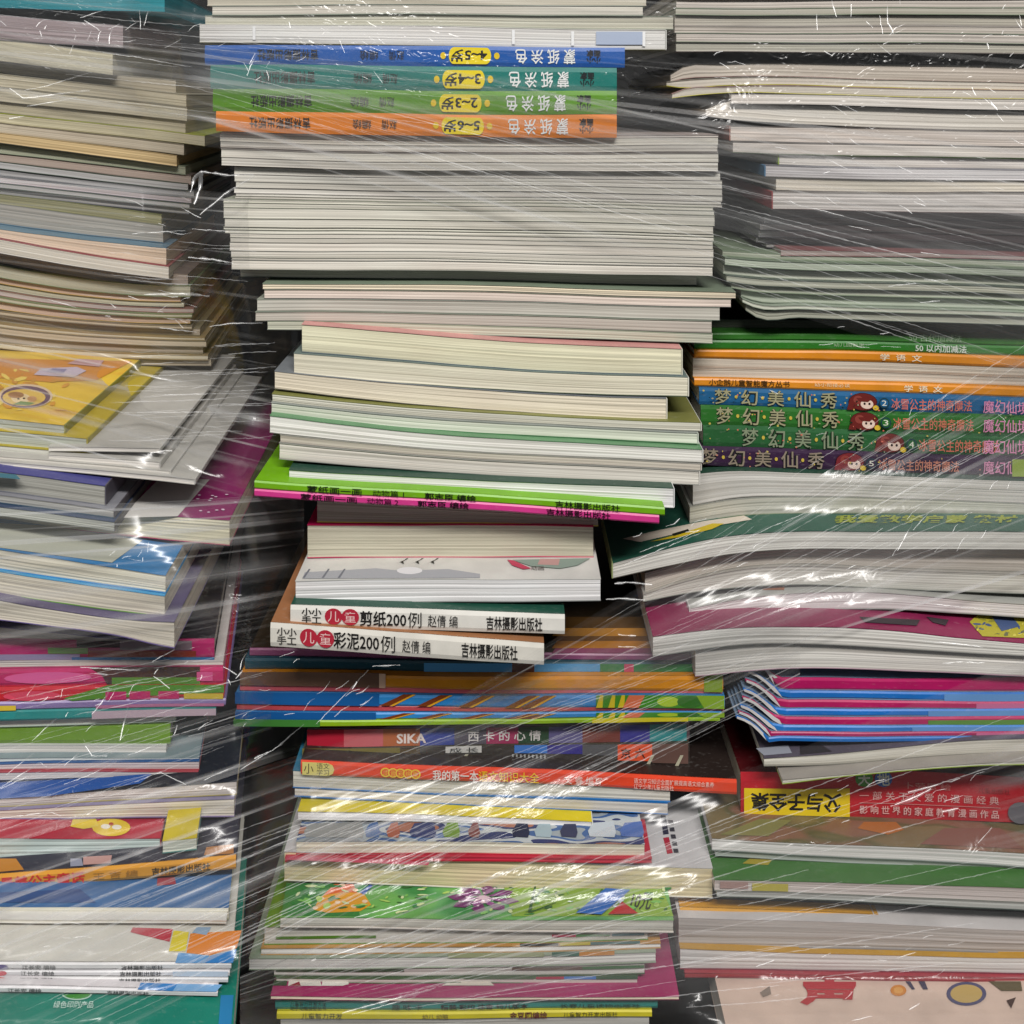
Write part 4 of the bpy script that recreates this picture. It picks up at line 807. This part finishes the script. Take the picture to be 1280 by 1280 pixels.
def film_dist(px, py):
    fx = np.clip((np.asarray(px) - GX0) / GS, 0, GN - 1.001); fy = np.clip((np.asarray(py) - GY0) / GS, 0, GN - 1.001)
    i, j = fx.astype(int), fy.astype(int); a, b_ = fx - i, fy - j
    return (env[j, i] * (1 - a) + env[j, i + 1] * a) * (1 - b_) + (env[j + 1, i] * (1 - a) + env[j + 1, i + 1] * a) * b_

def film_material(seed, haze, streak, crumple):
    m = bpy.data.materials.new('stretch_film'); m.use_nodes = True
    nt = m.node_tree; N, L = nt.nodes, nt.links
    for q in list(N): N.remove(q)
    out = N.new('ShaderNodeOutputMaterial'); uv = N.new('ShaderNodeUVMap'); uv.uv_map = 'UVMap'
    def noise(sx, sy, det=2, dist=0.0, z=0.0):
        v = N.new('ShaderNodeVectorMath'); v.operation = 'MULTIPLY_ADD'; v.inputs[1].default_value = (sx, sy, 1); v.inputs[2].default_value = (seed * 7.3, seed * 3.1, seed + z)
        L.new(uv.outputs[0], v.inputs[0])
        n = N.new('ShaderNodeTexNoise'); n.inputs['Scale'].default_value = 1; n.inputs['Detail'].default_value = det; n.inputs['Distortion'].default_value = dist
        L.new(v.outputs[0], n.inputs['Vector']); return n.outputs[0]
    def mr(x, a, b_, c=0.0, d_=1.0):
        q = N.new('ShaderNodeMapRange'); q.inputs[1].default_value = a; q.inputs[2].default_value = b_; q.inputs[3].default_value = c; q.inputs[4].default_value = d_
        q.interpolation_type = 'SMOOTHSTEP'; L.new(x, q.inputs[0]); return q.outputs[0]
    def mt(op, a, b_):
        q = N.new('ShaderNodeMath'); q.operation = op
        for i, x in enumerate((a, b_)):
            if isinstance(x, (int, float)): q.inputs[i].default_value = x
            else: L.new(x, q.inputs[i])
        return q.outputs[0]
    fine = mr(noise(.45, 130, 1), .56, .68); mid = mr(noise(.55, 40, 1, z=2), .53, .72); patch = mr(noise(1.8, 4.0, 0, z=5), .32, .62)
    wide = mr(noise(.9, 9, 0, z=8), .45, .75)
    hz = mt('ADD', mt('MULTIPLY', mt('ADD', fine, mt('MULTIPLY', mid, .8)), mt('MULTIPLY', patch, streak)), mt('ADD', mt('MULTIPLY', wide, haze * 1.6), haze * .35))
    hz = mt('MINIMUM', hz, .55)
    # relief: long pleats and, in patches, crumpling
    cp = mr(noise(3.2, 4.5, 0, z=11), .5, .68)
    cr = noise(46, 62, 1, 1.6, z=14)
    crr = mt('ABSOLUTE', mt('SUBTRACT', cr, .5), 0)
    h = mt('ADD', mt('MULTIPLY', noise(.9, 75, 1, z=17), .4), mt('MULTIPLY', mt('MULTIPLY', crr, cp), crumple))
    bp = N.new('ShaderNodeBump'); bp.inputs['Strength'].default_value = 1; bp.inputs['Distance'].default_value = .0014; L.new(h, bp.inputs['Height'])
    tr = N.new('ShaderNodeBsdfTransparent'); tr.inputs[0].default_value = (.985, .985, .985, 1)
    gl = N.new('ShaderNodeBsdfGlossy'); gl.inputs['Roughness'].default_value = .2; L.new(bp.outputs[0], gl.inputs['Normal'])
    df = N.new('ShaderNodeBsdfDiffuse'); df.inputs[0].default_value = (.78, .78, .78, 1); L.new(bp.outputs[0], df.inputs['Normal'])
    tl = N.new('ShaderNodeBsdfTranslucent'); tl.inputs[0].default_value = (.78, .78, .78, 1)
    dm = N.new('ShaderNodeMixShader'); dm.inputs[0].default_value = .4; L.new(df.outputs[0], dm.inputs[1]); L.new(tl.outputs[0], dm.inputs[2])
    fr = N.new('ShaderNodeFresnel'); fr.inputs[0].default_value = 1.45
    a = N.new('ShaderNodeMixShader'); L.new(hz, a.inputs[0]); L.new(tr.outputs[0], a.inputs[1]); L.new(dm.outputs[0], a.inputs[2])
    b_ = N.new('ShaderNodeMixShader'); L.new(mt('MINIMUM', mt('MULTIPLY', fr.outputs[0], 1.05), .08), b_.inputs[0]); L.new(a.outputs[0], b_.inputs[1]); L.new(gl.outputs[0], b_.inputs[2])
    L.new(b_.outputs[0], out.inputs[0])
    return m

def crease_material(haze, gloss):
    m = bpy.data.materials.new('film_crease'); m.use_nodes = True
    nt = m.node_tree; N, L = nt.nodes, nt.links
    for q in list(N): N.remove(q)
    out = N.new('ShaderNodeOutputMaterial')
    tr = N.new('ShaderNodeBsdfTransparent'); gl = N.new('ShaderNodeBsdfGlossy'); gl.inputs['Roughness'].default_value = .27
    df = N.new('ShaderNodeBsdfDiffuse'); df.inputs[0].default_value = (.8, .8, .8, 1)
    a = N.new('ShaderNodeMixShader'); a.inputs[0].default_value = haze; L.new(tr.outputs[0], a.inputs[1]); L.new(df.outputs[0], a.inputs[2])
    b_ = N.new('ShaderNodeMixShader'); b_.inputs[0].default_value = gloss; L.new(a.outputs[0], b_.inputs[1]); L.new(gl.outputs[0], b_.inputs[2])
    L.new(b_.outputs[0], out.inputs[0]); return m
CREASE = crease_material(.12, .11)
PLEAT = crease_material(.17, .022)

def film(label, quad, seed, off, haze, streak, crumple, step=6, wave=.0006, tuck=None):
    """one wrap of film: px corner points TL TR BR BL; the pleats run from TL to TR"""
    q = np.array(quad, float); lu = (np.linalg.norm(q[1] - q[0]) + np.linalg.norm(q[2] - q[3])) / 2; lv = (np.linalg.norm(q[3] - q[0]) + np.linalg.norm(q[2] - q[1])) / 2
    nu, nv = int(lu / step) + 2, int(lv / step) + 2
    r = np.random.RandomState(seed)
    S, Tt = np.meshgrid(np.linspace(0, 1, nu), np.linspace(0, 1, nv))
    edge = .004 * np.sin(S * 6 + seed)
    T2 = Tt + edge * (1 - 2 * np.abs(Tt - .5))*0 + edge
    X = (q[0, 0] * (1 - S) + q[1, 0] * S) * (1 - T2) + (q[3, 0] * (1 - S) + q[2, 0] * S) * T2
    Y = (q[0, 1] * (1 - S) + q[1, 1] * S) * (1 - T2) + (q[3, 1] * (1 - S) + q[2, 1] * S) * T2
    rip = sum(a * np.sin(Tt * lv / 1000 * fq * 6.283 + p + 1.3 * np.sin(S * lu / 1000 * gq * 6.283 + p2)) for a, fq, p, gq, p2 in
              [(r.uniform(.4, 1), fq, r.uniform(0, 6), r.uniform(.3, 1.1), r.uniform(0, 6)) for fq in (6, 11, 17, 26, 38)]) / 3
    Dd = film_dist(X, Y) - off - wave * (rip + 1.2)
    if tuck:                                   # the film turns the corner into the gap
        q_ = np.clip((X - tuck[0]) / (tuck[1] - tuck[0]), 0, 1); Dd = Dd + q_ * q_ * .09
    V = CAM + np.stack([(X - HX) / F, np.ones_like(X), -(Y - HY) / F], -1) * Dd[..., None]
    idx = np.arange(nu * nv).reshape(nv, nu)
    faces = np.stack([idx[:-1, :-1], idx[1:, :-1], idx[1:, 1:], idx[:-1, 1:]], -1).reshape(-1, 4).tolist()
    uv = np.stack([S * lu / 1000, Tt * lv / 1000], -1).reshape(-1, 2)
    V = V.reshape(-1, 3); base = V.mean(0)
    o = mesh_obj('stretch_film', V, faces, film_material(seed, haze, streak, crumple), None, uv, True, base)
    o.location = base
    o['label'] = label; o['category'] = 'film'; o['group'] = 'stretch film wrapped round the stacks'
    o['off'] = off
    return o

def creases(parent, paths, seed, mat=None, name='crease'):
    """sharp folds in a film: narrow curved ribbons standing a little proud of it"""
    r = np.random.RandomState(seed); verts, faces = [], []
    for pts, wd in paths:
        pts = np.array(pts, float)
        seg = np.r_[0, np.cumsum(np.linalg.norm(np.diff(pts, axis=0), axis=1))]; n = max(4, int(seg[-1] / 4))
        t = np.linspace(0, seg[-1], n); px = np.interp(t, seg, pts[:, 0]); py = np.interp(t, seg, pts[:, 1])
        px += r.normal(0, .25, n); py += r.normal(0, .25, n)
        d0 = float(film_dist(px.mean(), py.mean())) - parent['off'] - .0035
        d0 = min(d0, float(np.min(film_dist(px, py))) - parent['off'] - .002)
        c = unproj(px.mean(), py.mean(), d0)
        h = (CAM - c) / np.linalg.norm(CAM - c) + (LAMP - c) / np.linalg.norm(LAMP - c); h /= np.linalg.norm(h)
        Pp = []
        for a, b_ in zip(px, py):          # lay the fold in the facet that faces the ceiling light
            dr = ray(a, b_); tt = ((c - CAM) @ h) / (dr @ h); tt = min(max(tt, d0 - .012), d0 + .0015); Pp.append(CAM + dr * tt)
        Pp = np.array(Pp); Tn = np.gradient(Pp, axis=0); Tn /= np.linalg.norm(Tn, axis=1)[:, None] + 1e-9
        k0 = len(verts)
        for i in range(n):
            hp = h - (h @ Tn[i]) * Tn[i]; hp /= np.linalg.norm(hp); bn = np.cross(Tn[i], hp)
            e = math.sin(math.pi * (i + .5) / n) ** .6; ww = .8 * wd * (.35 + .65 * e) * (1 + .35 * r.normal()) * d0 / F
            for a in (-1, -.5, 0, .5, 1):
                verts.append(Pp[i] + bn * a * ww / 2 - hp * (a * a) * ww * .16)
        for i in range(n - 1):
            for q in range(4):
                a = k0 + i * 5 + q; faces.append((a, a + 1, a + 6, a + 5))
    base = np.array(parent.location)
    o = mesh_obj(name, verts, faces, mat or CREASE, parent, None, True, base); o['kind'] = 'stuff'
    return o

def scatter(r, n, box_, ang, ln, wd, spread=14):
    out = []
    for _ in range(int(n * .6)):
        x, y = r.uniform(box_[0], box_[2]), r.uniform(box_[1], box_[3]); a = math.radians(ang + r.gauss(0, spread)); l = 1.25 * ln * r.uniform(.4, 1.6)
        k = r.uniform(-.12, .12) * l
        out.append(([(x, y), (x + .5 * l * math.cos(a) + k * .7, y - .5 * l * math.sin(a) + k), (x + l * math.cos(a), y - l * math.sin(a))], wd * r.uniform(.5, 1.3)))
    return out
R2 = random.Random(5)
f1 = film('clear film crumpled over the tops of all three stacks', [(-60, -60), (1340, 40), (1340, 360), (-60, 130)], 1, .002, .045, .30, 1.0)
creases(f1, [([(12, 110), (30, 123), (75, 117), (112, 113)], 4), ([(30, 113), (60, 107), (115, 90)], 2), ([(33, 133), (97, 122)], 2.5), ([(12, 148), (30, 145)], 4), ([(100, 22), (135, 11)], 2), ([(105, 25), (125, 38)], 3),
             ([(128, 66), (175, 72), (240, 84)], 1.6), ([(238, 240), (243, 222), (252, 214), (250, 235), (243, 255)], 6), ([(252, 214), (285, 219), (317, 218)], 3.5), ([(318, 220), (280, 243), (250, 268)], 4), ([(0, 26), (8, 32)], 2)]
        + scatter(R2, 26, (40, 28, 150, 58), 25, 8, 1.6, 60) + scatter(R2, 14, (130, 5, 240, 60), 20, 12, 1.6, 50) + scatter(R2, 30, (262, 30, 560, 90), 20, 10, 1.4, 40) + scatter(R2, 8, (290, 78, 340, 115), 60, 14, 1.8, 50)
        + scatter(R2, 22, (1020, 0, 1150, 70), 100, 12, 2.0, 22) + scatter(R2, 14, (1210, 8, 1280, 80), 20, 10, 1.8, 50) + scatter(R2, 10, (890, 60, 930, 115), -15, 14, 1.6, 25), 21)
f2 = film('clear film drawn down to the right across the upper right books', [(-60, -50), (1340, 260), (1340, 500), (-60, 70)], 2, .0045, .06, .36, .35)
creases(f2, [([(1000, 256), (1055, 270)], 2), ([(1060, 282), (1090, 288)], 2), ([(1150, 315), (1175, 319)], 2), ([(1110, 358), (1145, 354)], 2), ([(1150, 378), (1175, 376)], 2), ([(1155, 350), (1185, 350)], 1.8)] + scatter(R2, 26, (1020, 120, 1280, 260), -28, 16, 1.6, 8) + scatter(R2, 14, (1200, 105, 1260, 150), -40, 14, 2, 20)
        + scatter(R2, 20, (930, 130, 1260, 300), -17, 14, 1.2, 8) + scatter(R2, 10, (1000, 395, 1120, 440), 4, 18, 1.4, 8), 22)
f3 = film('clear film stretched level across the gap beside the yellow books', [(-60, 215), (372, 245), (372, 640), (-60, 520)], 3, .006, .03, .36, .4, tuck=(285, 360))
creases(f3, [([(165, 292), (232, 288)], 2.2), ([(240, 286), (300, 290)], 1.6), ([(235, 322), (265, 324), (292, 329)], 4), ([(180, 368), (225, 367), (262, 370)], 4.5), ([(262, 408), (290, 404), (328, 404)], 2.4), ([(200, 410), (246, 415)], 2.2), ([(160, 445), (200, 447)], 1.6), ([(60, 374), (95, 384)], 1.6),
             ([(185, 470), (260, 466), (335, 465)], 1.2), ([(190, 494), (330, 491)], 1.2), ([(150, 516), (250, 515), (338, 518)], 1.2)] + scatter(R2, 20, (110, 365, 240, 412), -8, 10, 1.6, 25) + scatter(R2, 12, (150, 240, 230, 300), -10, 16, 1.4, 12), 23)
f4 = film('clear film creased over the coloured board books', [(-60, 640), (380, 616), (380, 940), (-60, 1080)], 4, .004, .03, .30, 1.2, tuck=(295, 370))
creases(f4, [([(100, 834), (140, 836), (175, 838)], 2.4), ([(136, 858), (135, 868), (115, 893)], 2.4), ([(222, 866), (250, 864), (276, 859)], 2.6), ([(40, 926), (71, 898)], 2), ([(150, 925), (155, 905), (160, 884)], 2.4), ([(8, 968), (42, 942)], 2.2), ([(0, 985), (50, 953), (58, 959)], 2.2), ([(0, 986), (52, 963)], 1.8), ([(80, 957), (100, 941)], 2),
             ([(80, 980), (110, 970), (146, 952)], 2.2), ([(0, 1023), (64, 1015), (76, 1020)], 2.6), ([(107, 932), (115, 945), (134, 945)], 2.6), ([(168, 978), (200, 965), (233, 981)], 1.8), ([(190, 827), (218, 812)], 1.6), ([(192, 845), (212, 860)], 2), ([(20, 880), (60, 872), (110, 866)], 1.4), ([(160, 944), (202, 929)], 1.6), ([(255, 975), (300, 955)], 2)]
        + scatter(R2, 30, (20, 830, 280, 930), 40, 12, 1.3, 30) + scatter(R2, 8, (285, 830, 310, 880), 60, 12, 2.2, 40) + scatter(R2, 12, (135, 690, 205, 705), 20, 8, 1.6, 50), 24)
f5 = film('clear film sweeping up to the right over the sagging white books', [(520, 905), (1340, 400), (1340, 700), (520, 945)], 5, .0055, .055, .38, .2)
creases(f5, [([(1122, 688), (1141, 654)], 2.4), ([(1136, 749), (1180, 757), (1238, 762)], 2), ([(1153, 801), (1190, 804), (1229, 809)], 3), ([(1178, 829), (1205, 827), (1231, 829)], 2.6), ([(768, 729), (790, 728), (815, 731)], 4), ([(757, 749), (780, 748), (806, 750)], 3), ([(773, 793), (795, 795)], 2.6), ([(773, 808), (795, 809)], 2.6), ([(1058, 712), (1070, 706)], 2), ([(960, 760), (985, 741)], 1.4), ([(900, 690), (960, 660), (1010, 640)], 1.2), ([(780, 706), (830, 685), (880, 664)], 2), ([(800, 690), (860, 668)], 1.6)]
        + scatter(R2, 24, (1060, 600, 1270, 700), 48, 16, 1.2, 14) + scatter(R2, 20, (780, 650, 960, 720), 24, 16, 1.1, 8) + scatter(R2, 14, (900, 480, 1270, 560), 20, 10, 1.1, 30), 25)
f6 = film('clear film pulled in long pleats up from the lower left corner', [(-60, 1080), (1000, 745), (1000, 850), (-60, 1400)], 6, .0075, .032, .38, .25)
creases(f6, [([(443, 1147), (490, 1134), (545, 1116)], 3.6), ([(455, 1150), (540, 1124)], 2.2), ([(412, 1196), (455, 1181), (503, 1168)], 3.4), ([(425, 1197), (500, 1176)], 2), ([(428, 1266), (480, 1252), (545, 1235)], 4), ([(440, 1268), (520, 1246)], 2), ([(480, 1092), (540, 1074)], 2.6), ([(490, 1076), (545, 1058), (600, 1034)], 2.4), ([(540, 1012), (600, 986), (640, 968)], 2.2), ([(545, 1030), (600, 1008)], 2), ([(300, 962), (345, 935), (380, 905)], 2), ([(318, 948), (335, 940)], 4), ([(395, 905), (420, 880), (460, 838)], 1.6), ([(440, 862), (446, 852)], 3), ([(465, 833), (500, 831)], 2)]
        + scatter(R2, 26, (300, 820, 480, 920), 35, 12, 1.4, 22) + scatter(R2, 24, (330, 1000, 640, 1080), 20, 40, .9, 4) + scatter(R2, 10, (50, 1150, 110, 1200), 8, 14, 1.3, 8), 26)
f7 = film('clear film wrapped low across the red spine and the magenta book', [(300, 1220), (1340, 800), (1340, 1330), (300, 1330)], 7, .005, .07, .36, .3)
creases(f7, [([(1113, 1008), (1140, 998), (1164, 986)], 4.5), ([(1135, 990), (1172, 981)], 3), ([(1178, 1015), (1198, 1010)], 3.4), ([(1180, 1002), (1204, 994)], 1.6), ([(1120, 1198), (1145, 1190)], 1.8), ([(945, 1208), (968, 1200)], 2.4), ([(1136, 1262), (1150, 1254)], 2.2), ([(1065, 1276), (1090, 1270)], 2), ([(1222, 1054), (1240, 1035)], 2), ([(895, 1222), (897, 1220)], 3), ([(1185, 1182), (1205, 1177)], 1.4)] + scatter(R2, 16, (930, 1170, 1270, 1270), 20, 12, 1.1, 10) + scatter(R2, 14, (1000, 960, 1270, 1030), 22, 18, 1.1, 8), 27)

def taut(n, a, b_, half0, half1, wd):
    # long pleats fanning from round point a to round point b_
    out = []
    for _ in range(n):
        q = R2.uniform(-1, 1); p0 = (a[0], a[1] + q * half0 + R2.gauss(0, 3)); p1 = (b_[0], b_[1] + q * half1 + R2.gauss(0, 3))
        t0 = R2.uniform(0, .75); t1 = min(1, t0 + R2.uniform(.12, .45)); k = R2.gauss(0, 1.5)
        L_ = lambda t: (p0[0] + (p1[0] - p0[0]) * t, p0[1] + (p1[1] - p0[1]) * t)
        m_ = L_((t0 + t1) / 2); out.append(([L_(t0), (m_[0], m_[1] + k), L_(t1)], wd * R2.uniform(.5, 1.4)))
    return out
creases(f2, taut(46, (200, 85), (1280, 390), 28, 90, 1.1), 31, PLEAT, 'pleat')
creases(f3, taut(44, (120, 500), (345, 490), 60, 60, 1.1) + taut(16, (60, 330), (320, 350), 60, 60, 1.0), 32, PLEAT, 'pleat')
creases(f5, taut(44, (640, 860), (1290, 520), 30, 130, 1.1), 33, PLEAT, 'pleat')
creases(f6, taut(80, (-20, 1240), (960, 830), 130, 50, 1.1), 34, PLEAT, 'pleat')
creases(f7, taut(42, (380, 1260), (1290, 1040), 40, 200, 1.1), 35, PLEAT, 'pleat')
creases(f4, taut(40, (-20, 960), (340, 860), 90, 60, 1.0), 36, PLEAT, 'pleat')
creases(f1, taut(24, (-20, 60), (620, 120), 60, 60, 1.0), 37, PLEAT, 'pleat')
